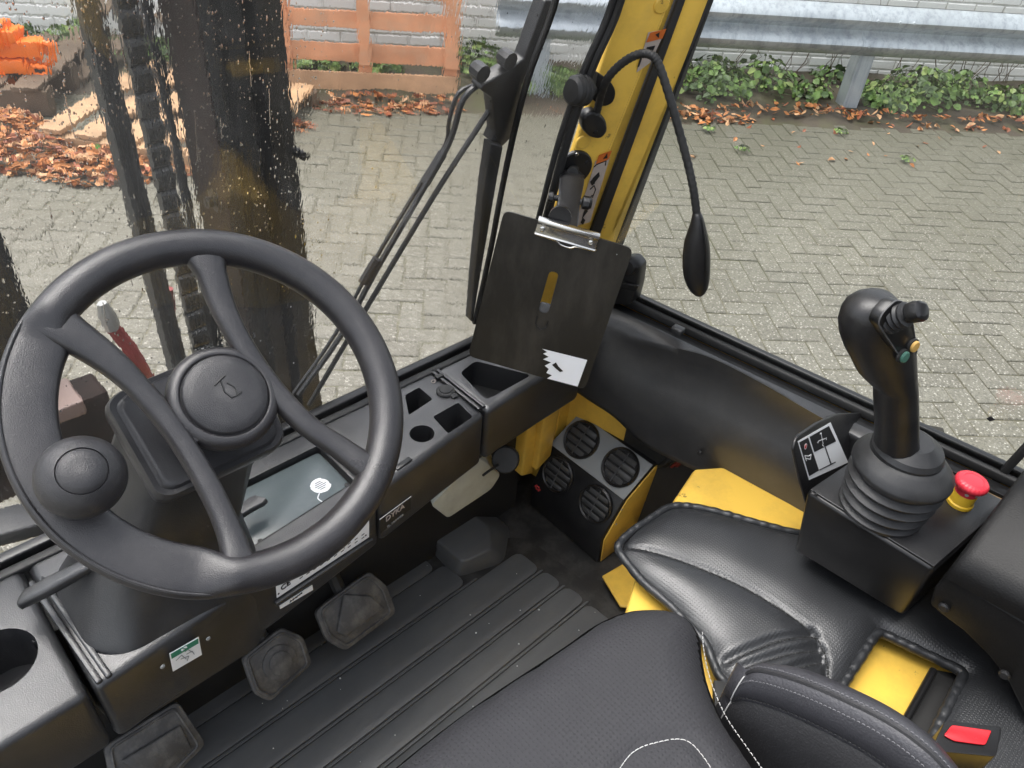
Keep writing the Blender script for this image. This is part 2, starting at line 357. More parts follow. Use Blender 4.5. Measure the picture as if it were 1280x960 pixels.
def thing(name, label, cat, loc, group=None):
    o = bpy.data.objects.new(name, None); scene.collection.objects.link(o); o.empty_display_size = .02
    o.location = loc; o['label'] = label; o['category'] = cat
    if group: o['group'] = group
    return o
def tag(o, label, cat, group=None):
    o['label'] = label; o['category'] = cat
    if group: o['group'] = group
    return o
def struct(o): o['kind'] = 'structure'; return o
def stuff(o, label=None, cat=None):
    o['kind'] = 'stuff'
    if label: o['label'] = label
    if cat: o['category'] = cat
    return o

def text(name, body, o, ux, uy, size, m_, parent, depth=.0003, align='CENTER', bold=0.):
    """letters as thin solid shapes lying on a surface: o = centre, ux / uy = reading and up directions"""
    c = bpy.data.curves.new(name, 'FONT'); c.body = body; c.size = size; c.extrude = depth; c.align_x = align; c.align_y = 'CENTER'; c.offset = bold; c.resolution_u = 3
    t = bpy.data.objects.new(name + '_curve', c); scene.collection.objects.link(t)
    dg = bpy.context.evaluated_depsgraph_get(); me = bpy.data.meshes.new_from_object(t.evaluated_get(dg))
    bpy.data.objects.remove(t); me.name = name
    ux = V(ux).normalized(); uy = V(uy); uy = (uy - ux * uy.dot(ux)).normalized(); uz = ux.cross(uy)
    og = V((0, 0, 0)); q = parent
    while q: og += V(q.location); q = q.parent
    mm = Matrix((ux, uy, uz)).transposed().to_4x4(); mm.translation = V(o) - og
    me.transform(mm); me.materials.clear(); me.materials.append(MT[m_])
    ob = bpy.data.objects.new(name, me); scene.collection.objects.link(ob); ob.parent = parent
    return ob

def rrect(c, ux, uy, w, h, r, n=4):
    c, ux, uy = V(c), V(ux), V(uy); out = []
    for sx, sy, a0 in ((1, 1, 0), (-1, 1, 90), (-1, -1, 180), (1, -1, 270)):
        for k in range(n + 1):
            a = R(a0 + 90 * k / n)
            out.append(c + ux * (sx * (w / 2 - r) + r * math.cos(a)) + uy * (sy * (h / 2 - r) + r * math.sin(a)))
    return out
def roundpoly(pts, r, n=3):
    """round the corners of a planar polygon"""
    pts = [V(p) for p in pts]; N = len(pts); out = []
    for i in range(N):
        a, b, c = pts[i - 1], pts[i], pts[(i + 1) % N]
        d1, d2 = (a - b), (c - b); q = min(r, d1.length * .45, d2.length * .45)
        p, s_ = b + d1.normalized() * q, b + d2.normalized() * q
        for k in range(n + 1):
            t = k / n; out.append(p * (1 - t) ** 2 + b * 2 * t * (1 - t) + s_ * t * t)
    return out
def inpoly(x, y, poly):
    c = False; j = len(poly) - 1
    for i in range(len(poly)):
        xi, yi = poly[i][0], poly[i][1]; xj, yj = poly[j][0], poly[j][1]
        if (yi > y) != (yj > y) and x < (xj - xi) * (y - yi) / (yj - yi) + xi: c = not c
        j = i
    return c
def pdist(x, y, poly, closed=True):
    best = 9e9; n = len(poly)
    for i in range(n if closed else n - 1):
        ax, ay = poly[i][0], poly[i][1]; bx, by = poly[(i + 1) % n][0], poly[(i + 1) % n][1]
        dx, dy = bx - ax, by - ay; l = dx * dx + dy * dy
        t = 0 if l == 0 else max(0, min(1, ((x - ax) * dx + (y - ay) * dy) / l))
        d = (x - ax - t * dx) ** 2 + (y - ay - t * dy) ** 2
        if d < best: best = d
    return math.sqrt(best)
def stitches(mb, path, r=.0006, dash=.0045, gap=.003, lift=.0004):
    """a row of short thread stitches along a path"""
    path = [V(p) for p in path]; acc = 0.; seg = []; 
    pts = []
    for a, b in zip(path, path[1:]):
        L_ = (b - a).length; k = max(1, int(L_ / .0008))
        for i in range(k): pts.append(a.lerp(b, i / k))
    i = 0; n = int(dash / .0008); g = int(gap / .0008)
    while i + n < len(pts):
        a, b = pts[i], pts[i + n]
        up = V((0, 0, lift)); mb.tube([a - up, a.lerp(b, .25) + up, a.lerp(b, .75) + up, b - up], r, 5)
        i += n + g
    return mb

# ================================================================== YARD
def blob_noise(p, s): return noise.noise(V(p) * s)
# ground: one sheet to the horizon
g = MB(); g.add([(-150, -150, GZ - .03), (150, -150, GZ - .03), (150, 150, GZ - .03), (-150, 150, GZ - .03)], [(0, 1, 2, 3)])
struct(g.build('ground', 'ground'))

# block paving laid in herringbone
pv = MB(); pv.add([O(-9, -8, GZ - .005), O(14, -8, GZ - .005), O(14, 4.47, GZ - .005), O(-9, 4.47, GZ - .005)], [(0, 1, 2, 3)])
paving = struct(pv.build('paving', 'sand'))
Wd = .084; HA = V((.766, -.643, 0)); VA = V((.643, .766, 0))
def paver_mesh(L_, W_):
    b = bmesh.new(); x, y, c = L_ / 2 - .0027, W_ / 2 - .0027, .0042
    vs = [b.verts.new(p) for p in [(-x, -y, -.03), (x, -y, -.03), (x, y, -.03), (-x, y, -.03), (-x, -y, -c * .7), (x, -y, -c * .7), (x, y, -c * .7), (-x, y, -c * .7),
                                   (-x + c, -y + c, 0), (x - c, -y + c, 0), (x - c, y - c, 0), (-x + c, y - c, 0)]]
    for f in [(8, 9, 10, 11)] + [(i, (i + 1) % 4, (i + 1) % 4 + 4, i + 4) for i in range(4)] + [(i + 4, (i + 1) % 4 + 4, (i + 1) % 4 + 8, i + 8) for i in range(4)]:
        b.faces.new([vs[i] for i in f])
    me = bpy.data.meshes.new('paver'); b.to_mesh(me); b.free(); me.materials.append(MT['paver']); return me
pm = paver_mesh(2 * Wd, Wd)
VIEWS = [[(765, 305), (835, 150), (905, 85), (1300, 140), (1300, 610), (1140, 530), (800, 380)],
         [(365, 118), (700, 130), (690, 260), (600, 445), (505, 480), (440, 350), (365, 300)],
         [(-20, 150), (150, 150), (190, 300), (190, 440), (90, 520), (-10, 480)], [(195, 200), (250, 200), (270, 420), (215, 430)]]
cells = []
for i in range(-88, 120):
    for j in range(-75, 75):
        k = (i - j) % 4
        if k == 0: c = HA * ((i + 1) * Wd) + VA * ((j + .5) * Wd); a = 0
        elif k == 3: c = HA * ((i + .5) * Wd) + VA * ((j + 1) * Wd); a = 1
        else: continue
        u, v = uv(c)
        if v > 4.44 or v < -3 or u < -7.5 or u > 11: continue
        x, y, z = proj((c.x, c.y, GZ))
        vis = z > .3 and any(inpoly(x, y, q) for q in VIEWS)
        cells.append((0 if vis else 1, z if z > 0 else 99 - z, c, a))
cells.sort(key=lambda q: (q[0], q[1]))
angH = math.atan2(HA.y, HA.x)
rest = MB(); rest.fix = False
pv_v = [v.co.copy() for v in pm.vertices]; pv_f = [tuple(p.vertices) for p in pm.polygons]
for n_, (vis, d, c, a) in enumerate(cells):
    ang = angH + (math.pi / 2 if a else 0) + random.uniform(-.012, .012)
    z = GZ + random.uniform(-.0022, .0012)
    rot = (random.uniform(-.012, .012), random.uniform(-.006, .006), ang)
    if n_ < 300:
        o = bpy.data.objects.new('paver', pm); scene.collection.objects.link(o); o.parent = paving
        o.location = (c.x, c.y, z); o.rotation_euler = rot
    else:
        mm = Matrix.Translation((c.x, c.y, z)) @ Matrix.Rotation(ang, 4, 'Z') @ Matrix.Rotation(rot[0], 4, 'X')
        rest.add([mm @ q for q in pv_v], pv_f)
stuff(rest.build('far_pavers', 'paver', paving, smooth=0))

# planted strip of soil in front of the wall
sl = MB(); nu, nv = 300, 14
gr = []
for a in range(nu + 1):
    for b in range(nv + 1):
        u = -9 + 23 * a / nu; v = 4.45 + .95 * b / nv
        if b == 0: v = 4.38 + .07 * noise.noise(V((u * 1.7, 0, 2))) + .05 * noise.noise(V((u * 7, 0, 5)))
        gr.append(O(u, v, GZ - .006 + .012 * min(1, b) + .05 * (b / nv) + .03 * noise.noise(V((u * 3, v * 5, 1))) * min(1, max(0, b - 1))))
sl.add(gr, [(a * (nv + 1) + b, a * (nv + 1) + b + 1, (a + 1) * (nv + 1) + b + 1, (a + 1) * (nv + 1) + b) for a in range(nu) for b in range(nv)])
struct(sl.build('soil_strip', 'soil', smooth=60))

# white painted brick wall
wall = thing('brick_wall', 'long white painted brick wall running along the back of the yard', 'wall', O(1.5, 5.4, GZ))
mw = MB(); mw.box8([O(-9, 5.362, GZ - .1), O(14, 5.362, GZ - .1), O(14, 5.6, GZ - .1), O(-9, 5.6, GZ - .1)], [O(-9, 5.362, 2.2), O(14, 5.362, 2.2), O(14, 5.6, 2.2), O(-9, 5.6, 2.2)])
mw.build('mortar_core', 'mortar', wall, smooth=0)
bl, bh = .215, .066
def brick_mesh():
    b = MB(); x, z, c = bl / 2 - .005, bh / 2 - .005, .005
    b.add([(-x, .03, -z), (x, .03, -z), (x, .03, z), (-x, .03, z), (-x, c, -z), (x, c, -z), (x, c, z), (-x, c, z), (-x + c, 0, -z + c), (x - c, 0, -z + c), (x - c, 0, z - c), (-x + c, 0, z - c)],
          [(8, 9, 10, 11)] + [(i, (i + 1) % 4, (i + 1) % 4 + 4, i + 4) for i in range(4)] + [(i + 4, (i + 1) % 4 + 4, (i + 1) % 4 + 8, i + 8) for i in range(4)])
    return b
bm0 = brick_mesh(); me = bpy.data.meshes.new('brick'); me.from_pydata(bm0.v, [], bm0.f); me.materials.append(MT['brick'])
bricks = []
for r in range(0, 38):
    for c in range(-40, 64):
        u = (c + (r % 2) * .5) * bl; z = GZ + .02 + (r + .5) * bh
        if u < -8.8 or u > 13.8: continue
        p = O(u, 5.352, z); x, y, d = proj(p)
        vis = d > 0 and -25 < x < 1305 and -14 < y < 200 and not (745 < x < 880) and not (200 < x < 350)
        bricks.append((0 if vis else 1, abs(y) + abs(x - 640) * .01, p))
bricks.sort(key=lambda q: (q[0], q[1]))
rb = MB(); rb.fix = False; ang = math.atan2(-.6, .8)
for n_, (vis, d, p) in enumerate(bricks):
    p = p + O(0, random.uniform(-.003, .003), 0)
    if n_ < 300:
        o = bpy.data.objects.new('brick', me); scene.collection.objects.link(o); o.parent = wall
        o.location = p - wall.location; o.rotation_euler = (random.uniform(-.02, .02), random.uniform(-.008, .008), ang)
    else:
        mm = Matrix.Translation(p) @ Matrix.Rotation(ang, 4, 'Z'); rb.add([mm @ q for q in bm0.v], bm0.f)
stuff(rb.build('far_bricks', 'brick', wall, smooth=0))

# guard rail
gv = 4.62
rail = thing('guard_rail', 'galvanised steel crash barrier standing before the white brick wall', 'guard rail', O(2.8, 4.8, GZ))
zt, zb = .185, -.10; hh = zt - zb
prof = [(.0, 0), (.012, .0), (.03, .06), (.075, .16), (.088, .25), (.075, .34), (.02, .44), (.008, .5), (.02, .56), (.075, .66), (.088, .75), (.075, .84), (.03, .94), (.012, 1.), (.0, 1.)]
def beam_rings(u, t=0.):
    return [O(u, gv + .088 - d + t, zb + hh * h) for d, h in prof]
bb_ = MB(); us = [.50, .505] + [.5 + .5 * k for k in range(1, 26)]
front = [beam_rings(u) for u in us]; back = [beam_rings(u, .004) for u in us]
bb_.loft([f + b[::-1] for f, b in zip(front, back)])
bb_.build('beam', 'zinc', rail, smooth=50)
sp = MB(); sp.loft([[q + O(0, -.004, 0) for q in beam_rings(u)] + [q + O(0, -.0005, 0) for q in beam_rings(u)[::-1]] for u in (2.72, 3.04)])
sp.build('splice_plate', 'zinc', rail, smooth=50)
for k, u in enumerate((.78, 2.83, 4.88, 6.9)):
    pm_ = MB(); a = O(u, gv + .10, 0)
    poly = [(-.05, 0), (.05, 0), (.05, .11), (.044, .11), (.044, .006), (-.044, .006), (-.044, .11), (-.05, .11)]
    pm_.prism([O(u + x, gv + .095 + y, GZ - .1) for x, y in poly], V((0, 0, zt - .08 - GZ + .1)))
    pm_.build('post', 'zinc', rail, smooth=0, bevel=.002)
for u in (2.76, 2.90, 2.99, .62):
    for z in (.25, .75):
        bo = MB(); bo.lathe(O(u, gv + .004, zb + hh * z), O(0, -1, 0), [(.0, .012), (.008, .011), (.012, .006), (.012, 0)], 8); bo.build('bolt', 'zinc', rail)

# weeds along the foot of the wall
def weed(u, v, size, n, label, pale=0, tall=1.0, ls=1.0):
    o = O(u, v, GZ + .02); b = MB(); b.fix = False
    for k in range(n):
        a = random.uniform(0, 6.28); r = size * math.sqrt(random.random()); hz = size * tall * random.random() ** .7 * (1 - .5 * (r / size) ** 2)
        c = o + V((r * math.cos(a), r * math.sin(a), hz)); s = random.choice((.010, .013, .016, .020, .027)) * random.uniform(.8, 1.15) * ls
        nrm = (V((math.cos(a) * .7, math.sin(a) * .7, .75)) + V([random.uniform(-.5, .5) for _ in range(3)])).normalized()
        t = nrm.orthogonal().normalized(); t.rotate(Matrix.Rotation(random.uniform(0, 6.28), 3, nrm)); w = nrm.cross(t)
        pts = [c - t * s, c - t * s * .35 + w * s * .85 + nrm * s * .2, c + t * s * .5 + w * s * .7 + nrm * s * .2, c + t * s * 1.05, c + t * s * .5 - w * s * .7 + nrm * s * .2, c - t * s * .35 - w * s * .85 + nrm * s * .2]
        mi = random.choices((0, 1, 2), (5, 3 if pale else 1.6, 4))[0]
        b.add(pts, [(0, 1, 2, 3), (0, 3, 4, 5)], mi)
        if k % 6 == 0: b.tube([o + V((r * .2 * math.cos(a), r * .2 * math.sin(a), 0)), c], .0022, 3, mi=2)
    w_ = b.build('weed_plant', ['weed', 'weed2', 'weed3'], None, smooth=0)
    return tag(w_, label, 'weed', 'weeds along the foot of the wall')
WG = [ # u, v, size, leaves, label
    (1.55, 4.95, .26, 330, 'leafy green weed growing nearest to the yellow pillar, right of it'), (1.98, 4.86, .20, 240, 'low green weed second to the right of the yellow pillar'),
    (2.33, 5.0, .24, 250, 'thin weed left of the barrier post by the wall'), (2.62, 4.86, .13, 110, 'small round leaved weed touching the left side of the barrier post'),
    (3.12, 4.85, .20, 300, 'dense green weed just right of the barrier post'), (3.42, 4.93, .25, 330, 'tallest bright green weed right of the barrier post'),
    (3.75, 5.05, .22, 230, 'dark weed against the wall under the right end of the barrier'), (3.98, 4.86, .17, 170, 'spreading weed near the right edge of the photograph'),
    (4.3, 4.9, .2, 200, 'weed at the far right edge of the planted strip'), (2.05, 5.2, .2, 140, 'sparse weed against the wall behind the barrier, left of its post'),
    (2.95, 5.2, .18, 130, 'sparse weed against the wall straight behind the barrier post'),
    (.62, 4.85, .19, 230, 'tufted weed between the orange pallet and the barrier end'), (.93, 4.88, .17, 200, 'weed seen through the windscreen right of the wiper bracket'),
    (1.2, 4.82, .15, 170, 'yellow green weed seen through the windscreen beside the pillar seal'), (.42, 5.1, .22, 220, 'weed behind the right edge of the orange pallet'),
    (-.2, 5.0, .16, 160, 'weed showing through the right gap of the orange pallet'), (-.55, 5.0, .15, 150, 'weed showing through the left gap of the orange pallet'),
    (-1.55, 5.1, .16, 190, 'green weed between the two lift posts at the wall foot'), (-1.95, 5.12, .19, 240, 'green weed at the wall behind the orange attachment'), (-2.3, 5.1, .16, 180, 'leftmost green weed at the wall foot')]
for u, v, s, n_, lab in WG: weed(u, v, s * 1.05, int(n_ * 1.25), lab, pale=u < 1.4, tall=random.uniform(.6, .95))
for (px, py), lab in zip(((927, 190), (1050, 168), (1133, 203), (885, 165)), ('small weed sprouting between paving blocks nearest the pillar', 'bright small weed on the paving before the barrier post', 'small pale weed on the paving right of the barrier post', 'small flat weed on the paving beside the pillar edge')):
    q = atz(px, py, GZ); u, v = uv(q); weed(u, v, .042, 46, lab, 1, .25, .42)

# fallen leaves
def leaves(name, spots, label, n, weights=(5, 3, 3), size=(.012, .034)):
    b = MB(); b.fix = False
    for k in range(n):
        u0, v0, ru, rv, hh_ = random.choices(spots, [s[2] * s[3] for s in spots])[0]
        a = random.uniform(0, 6.28); r = math.sqrt(random.random())
        u, v = u0 + ru * r * math.cos(a), v0 + rv * r * math.sin(a)
        z = GZ + .006 + hh_ * (1 - r * r) * random.random() ** .5 + .03 * (v > 4.5)
        s = random.uniform(*size); t = V((random.uniform(-1, 1), random.uniform(-1, 1), random.uniform(-.45, .45))).normalized()
        nrm = V((random.uniform(-.6, .6), random.uniform(-.6, .6), 1)); w = nrm.cross(t).normalized() * random.uniform(.35, .6); c = O(u, v, z); nz = t.cross(w).normalized() * random.uniform(-.35, .45)
        b.add([c - t * s, c - t * s * .2 + w * s + nz * s, c + t * s * .5 + w * s * .7 + nz * s, c + t * s, c + t * s * .5 - w * s * .7 + nz * s, c - t * s * .2 - w * s + nz * s],
              [(0, 1, 2, 3), (0, 3, 4, 5)], random.choices((0, 1, 2), weights)[0])
    return stuff(b.build(name, ['leaf', 'leaf2', 'leaf3'], None, smooth=0), label, 'fallen leaves')
leaves('leaf_pile', [(-1.95, 3.9, .22, .20, .10), (-1.70, 3.62, .30, .20, .12), (-1.38, 3.5, .30, .18, .10), (-1.05, 3.6, .2, .14, .05)], 'heap of orange brown fallen leaves beside the tan pallet', 1800, (6, 3, 3))
leaves('fallen_leaves', [(1.66, 4.46, .30, .08, .05), (1.9, 4.46, .2, .07, .04)], 'orange leaves lying at the kerb right of the yellow pillar', 150, (5, 4, 1))
leaves('fallen_leaves', [(2.95, 4.56, .3, .08, .03), (3.35, 4.5, .35, .08, .03), (3.9, 4.55, .4, .1, .02), (2.4, 4.6, .5, .12, .01)], 'brown leaves scattered below the barrier around its post', 250, (4, 3, 4))
leaves('fallen_leaves', [(-.25, 4.43, .28, .14, .03), (.12, 4.45, .18, .12, .02), (-.6, 4.1, .1, .08, .02)], 'dark red leaves lying in front of the orange pallet', 260, (3, 3, 7))
leaves('fallen_leaves', [(.75, 4.6, .3, .14, .02), (2.2, 4.2, 1.6, .4, .0), (1.1, 4.5, .2, .15, .01)], 'single leaves strewn on the paving along the planted strip', 45, (4, 5, 3))
sg = MB()
for k in range(40):
    u = random.uniform(1.4, 4.4); z0 = random.uniform(-.25, .15); p = [O(u, 5.33, GZ)]
    for q in range(4): p.append(p[-1] + O(random.uniform(-.07, .07), random.uniform(-.03, .005), (z0 - GZ) / 4))
    sg.tube(p, [.0035, .003, .0025, .002, .001], 4)
stuff(sg.build('dry_stems', 'wooddark'), 'thin dry creeper stems hanging on the white wall', 'creeper')

# orange slatted pallet standing on its edge
def slat(b, u0, u1, v0, v1, z0, z1, wob=.0):
    j = lambda: random.uniform(-wob, wob)
    return b.box8([O(u0, v0 + j(), z0 + j()), O(u1, v0 + j(), z0 + j()), O(u1, v1, z0 + j()), O(u0, v1, z0 + j())], [O(u0, v0 + j(), z1 + j()), O(u1, v0 + j(), z1 + j()), O(u1, v1, z1 + j()), O(u0, v1, z1 + j())])
pal = thing('slatted_pallet', 'orange slatted pallet standing on edge against the white wall', 'pallet', O(-.2, 4.7, GZ))
for z0, z1, mm in ((GZ, -.335, 'woodpink'), (-.278, -.178, 'woodorange'), (-.095, -.004, 'woodorange'), (.075, .165, 'woodorange'), (.24, .33, 'woodorange'), (.37, .45, 'wood')):
    slat(MB(), -.72, .285, 4.672, 4.694, z0, z1, .004).build('slat', mm, pal, smooth=0, bevel=.003)
for u0, u1 in ((.205, .29), (-.285, -.215), (-.74, -.66)):
    slat(MB(), u0, u1, 4.70, 4.78, GZ + .004, .45, .003).build('bearer', 'woodorange', pal, smooth=0, bevel=.004)
for u0, u1 in ((.21, .292), (-.28, -.21), (-.735, -.66)):
    slat(MB(), u0, u1, 4.645, 4.668, -.285, .44, .003).build('upright', 'woodorange', pal, smooth=0, bevel=.003)

# tan pallet lying tilted on the paving
tp = thing('wooden_pallet', 'tan wooden pallet lying tilted behind the leaf heap', 'pallet', atz(140, 150, GZ))
A, B_, Cc = atz(47, 160, GZ + .13), atz(178, 78, GZ + .13), atz(150, 190, GZ + .10)
ed = (B_ - A); sd2 = V((ed.y, -ed.x, 0)).normalized(); ed = ed.normalized() * 1.05
sd2 = V((sd2.x, sd2.y, -.03))
for k in range(6):
    q = A + sd2 * (.17 * k) + V((0, 0, random.uniform(-.006, .006))); b = MB(); wv = .105
    b.box8([q + V((0, 0, -.022)), q + ed + V((0, 0, -.022)), q + ed + sd2 * wv + V((0, 0, -.022)), q + sd2 * wv + V((0, 0, -.022))], [q, q + ed, q + ed + sd2 * wv, q + sd2 * wv])
    b.build('plank', 'wood', tp, smooth=0, bevel=.003)
for t in (0.0, .47, .93):
    q = A + ed * t + V((0, 0, -.026)); b = MB(); e = ed.normalized() * .08; s = sd2 * .97; dn = V((0, 0, -.09))
    b.box8([q + dn, q + e + dn, q + e + s + dn, q + s + dn], [q, q + e, q + e + s, q + s]); b.build('bearer', 'wooddark' if t else 'wood', tp, smooth=0, bevel=.004)
gt = MB(); q = atz(122, 186, GZ + .06); gt.lathe(q, O(0, -1, .2), [(.0, .012), (.022, .012), (.026, .006), (.026, -.01), (.0, -.012)], 12)
tag(gt.build('marker_cap', 'greentag'), 'bright green plastic cap on the end of the tan pallet', 'cap')

# dark weathered pallet under the orange attachment
dp = thing('weathered_pallet', 'dark weathered pallet under the orange attachment', 'pallet', O(-2.3, 4.55, GZ))
for k in range(5):
    u = -2.75 + .2 * k; slat(MB(), u, u + .13, 4.1, 5.0, GZ + .13, GZ + .15, .006).build('plank', 'wooddark', dp, smooth=0, bevel=.003)
for v in (4.12, 4.5, 4.88): slat(MB(), -2.76, -1.8, v, v + .09, GZ, GZ + .128).build('bearer', 'wooddark', dp, smooth=0, bevel=.004)
for a, b2 in (((-2.05, 4.75, GZ + .02), (-1.72, 5.25, GZ + .32)), ((-1.85, 4.6, GZ + .02), (-1.5, 5.2, GZ + .24))):
    bmb = MB(); bmb.beam(O(*a), O(*b2), .11, .022); bmb.build('loose_board', 'wooddark', dp, smooth=0, bevel=.003)

# orange lifting attachment on it
oa = thing('lifting_attachment', 'bright orange steel lifting attachment lying on the dark pallet', 'lifting gear', O(-2.3, 4.5, GZ + .15))
def pbox(px0, py0, px1, py1, v, t, name, bev=.005):
    a, b2 = atv(px0, py1, v), atv(px1, py0, v); u0, _ = uv(a); u1, _ = uv(b2); z0, z1 = a.z, b2.z
    MB().box8([O(u0, v - t, z0), O(u1, v - t, z0), O(u1, v, z0), O(u0, v, z0)], [O(u0, v - t, z1), O(u1, v - t, z1), O(u1, v, z1), O(u0, v, z1)]).build(name, 'orange', oa, bevel=bev)
VO = 4.4
pbox(-40, 46, 56, 62, VO, .10, 'upper_arm'); pbox(-40, 69, 38, 82, VO - .02, .10, 'lower_arm'); pbox(-40, 22, 10, 48, VO + .02, .16, 'bracket', .006)
pbox(-40, 82, 14, 101, VO, .14, 'base_plate', .005); pbox(8, 30, 29, 44, VO + .03, .14, 'bracket', .008)
lk = MB(); lk.tube(spline([atv(50, 56, VO - .06), atv(62, 56, VO - .06), atv(66, 70, VO - .06), atv(58, 82, VO - .06), atv(42, 80, VO - .06), atv(52, 66, VO - .06)], 5, True), .016, 8, True); lk.build('shackle', 'orange', oa)
lk = MB(); lk.tube(spline([atv(40, 84, VO - .1), atv(56, 84, VO - .1), atv(60, 92, VO - .1), atv(44, 93, VO - .1)], 5, True), .011, 8, True); lk.build('shackle', 'orange', oa)
for x in (6, 24, 42):
    bo = MB(); bo.lathe(atv(x, 55, VO - .1), O(0, -1, 0), [(.0, .012), (.014, .012), (.016, 0)], 6); bo.build('bolt', 'orange', oa)

# ================================================================== MAST in front of the windscreen
mast = thing('lift_mast', 'black forklift lift mast of upright channels standing before the windscreen', 'mast', (.45, 1.15, GZ))
ZL, ZH = -.42, 1.75
def vprism(pts, z0=ZL, z1=ZH): return MB().prism([V((x, y, z0)) for x, y in pts], V((0, 0, z1 - z0)))
vprism([(.477, 1.24), (.477, 1.104), (.490, 1.10), (.494, 1.115), (.503, 1.115), (.507, 1.10), (.531, 1.095), (.534, 1.12), (.545, 1.12), (.549, 1.088), (.574, 1.088), (.580, 1.112), (.606, 1.115), (.606, 1.25)]).build('main_channel', 'mast', mast, smooth=0, bevel=.0025)
vprism([(.4735, 1.235), (.4735, 1.11), (.4768, 1.11), (.4768, 1.235)]).build('side_plate', 'mastbrown', mast, smooth=0)
vprism([(.327, 1.137), (.327, 1.1), (.334, 1.1), (.336, 1.108), (.343, 1.108), (.345, 1.1), (.352, 1.1), (.352, 1.137)]).build('inner_channel', 'mast', mast, smooth=0, bevel=.002)
xl = aty(30, 400, 1.1).x
vprism([(xl - .055, 1.22), (xl - .055, 1.1), (xl - .03, 1.1), (xl - .028, 1.115), (xl - .012, 1.115), (xl - .01, 1.1), (xl + .012, 1.1), (xl + .012, 1.22)]).build('outer_channel', 'mast', mast, smooth=0, bevel=.002)
for x, y, r in ((.455, 1.235, .014), (.560, 1.28, .02)):
    c = MB(); c.lathe((x, y, ZL), (0, 0, 1), [(r, 0), (r, .75), (r * .6, .76), (r * .6, 2.1)], 16); c.build('lift_cylinder', 'mast', mast)
lkm = MB(); xs = .3835
for dx in (-.011, -.0055, 0, .0055, .011): lkm.add(*(lambda b: (b.v, b.f))(MB().prism(rrect((xs + dx - .0022, 1.112, 0), V((0, 1, 0)), V((0, 0, 1)), .020, .036, .0098, 3), V((.0045, 0, 0)))))
lkm.add(*(lambda b: (b.v, b.f))(MB().box((xs, 1.112, .018), (.028, .007, .006))))
l0 = lkm.build('chain_link', 'chain', mast, smooth=0); lme = l0.data
l0.location = (0, 0, .0)
for k in range(48):
    o = l0 if k == 0 else bpy.data.objects.new('chain_link', lme)
    if k: scene.collection.objects.link(o); o.parent = mast
    o.location = (0, 0, ZL + .15 + .036 * k)
hs = MB(); hs.tube(spline([aty(140, 408, 1.02), aty(158, 430, 1.02), aty(172, 452, 1.02), aty(186, 478, 1.03), aty(200, 520, 1.06)], 5), .0105, 10); hs.build('hydraulic_hose', 'hose', mast)
ft = MB(); ft.tube([aty(126, 378, 1.02), aty(133, 393, 1.02), aty(140, 409, 1.02)], [.007, .012, .011], 10); ft.build('hose_fitting', 'clearhose', mast)
hs = MB(); hs.tube(spline([aty(210, 360, 1.2), aty(213, 380, 1.2), aty(216, 420, 1.2)], 5), .008, 8); hs.build('hydraulic_hose', 'hose', mast)
ca, cb = aty(60, 524, 1.0), aty(240, 440, 1.0)
cz = (ca.z + cb.z) / 2
cbm = MB(); cbm.box8([(-.25, 1.0, cz - .12), (.20, 1.0, cz - .12), (.20, 1.06, cz - .12), (-.25, 1.06, cz - .12)], [(-.25, 1.0, cz), (.20, 1.0, cz), (.20, 1.06, cz), (-.25, 1.06, cz)]); cbm.build('crossbar', 'mastbrown', mast, smooth=0, bevel=.006)
cpl = MB(); cpl.box8([(.10, .996, cz - .022), (.165, .996, cz - .022), (.165, 1.063, cz - .022), (.10, 1.063, cz - .022)], [(.10, .996, cz + .003), (.165, .996, cz + .003), (.165, 1.063, cz + .003), (.10, 1.063, cz + .003)]); cpl.build('crossbar_cap', 'pinkbar', mast, smooth=0, bevel=.003)
bk = MB(); bk.lathe((.477, 1.16, .55), (-1, 0, 0), [(.02, 0), (.02, .006), (.009, .006), (.009, .02), (0, .02)], 12); bk.build('bolt', 'mast', mast)
bk = MB(); bk.lathe((.606, 1.19, .62), (0, -1, 0), [(.008, .06), (.008, .1), (0, .1)], 10); bk.build('bolt', 'mast', mast)

# cowl bar and front frame seen low through the windscreen on the left
cw = thing('front_cowl', 'dark front cowl bar and yellow chassis plate low outside the windscreen', 'cowl', (0, .9, 0))
a, b2 = aty(-60, 672, .86), aty(110, 630, .86)
MB().beam(a, b2, .05, .022).build('cowl_bar', 'dash', cw, bevel=.004)
MB().box((.2, .93, -.02), (1.5, .22, .04)).build('chassis_plate', 'yellow', cw, bevel=.004)
MB().box((.2, .86, .10), (1.5, .02, .2)).build('front_frame', 'mast', cw, bevel=.004)

# ================================================================== WIPER outside the windscreen
wp = thing('windscreen_wiper', 'black wiper with two long arms on the outside of the wet windscreen', 'wiper', ws(620, 120, .03))
def wst(name, pts, r, off=.022, n=8, m_='plastic', sm=4):
    b = MB(); b.tube(spline([ws(x, y, off) for x, y in pts], sm), r, n); return b.build(name, m_, wp)
def wsflat(name, pts, o0, o1, m_='plastic', bev=.002):
    b = MB(); b.prism([ws(x, y, o0) for x, y in pts], WSN * (o1 - o0)); return b.build(name, m_, wp, bevel=bev, smooth=30)
wsflat('arm_head', [(680, 0), (698, 0), (688, 30), (652, 105), (637, 172), (627, 182), (613, 177), (618, 165), (614, 122), (599, 111), (602, 105), (641, 82), (654, 72)], .016, .034)
wsflat('blade_carrier', [(612, 178), (628, 182), (620, 225), (600, 340), (590, 402), (587, 400), (592, 340), (604, 230)], .008, .022)
wst('blade_rubber', [(706, -60), (690, 10), (655, 108), (628, 225), (612, 310), (592, 402)], .0042, .008)
wst('arm', [(604, 100), (578, 122), (563, 170), (540, 214), (470, 335), (425, 418), (372, 492)], .0036, .03)
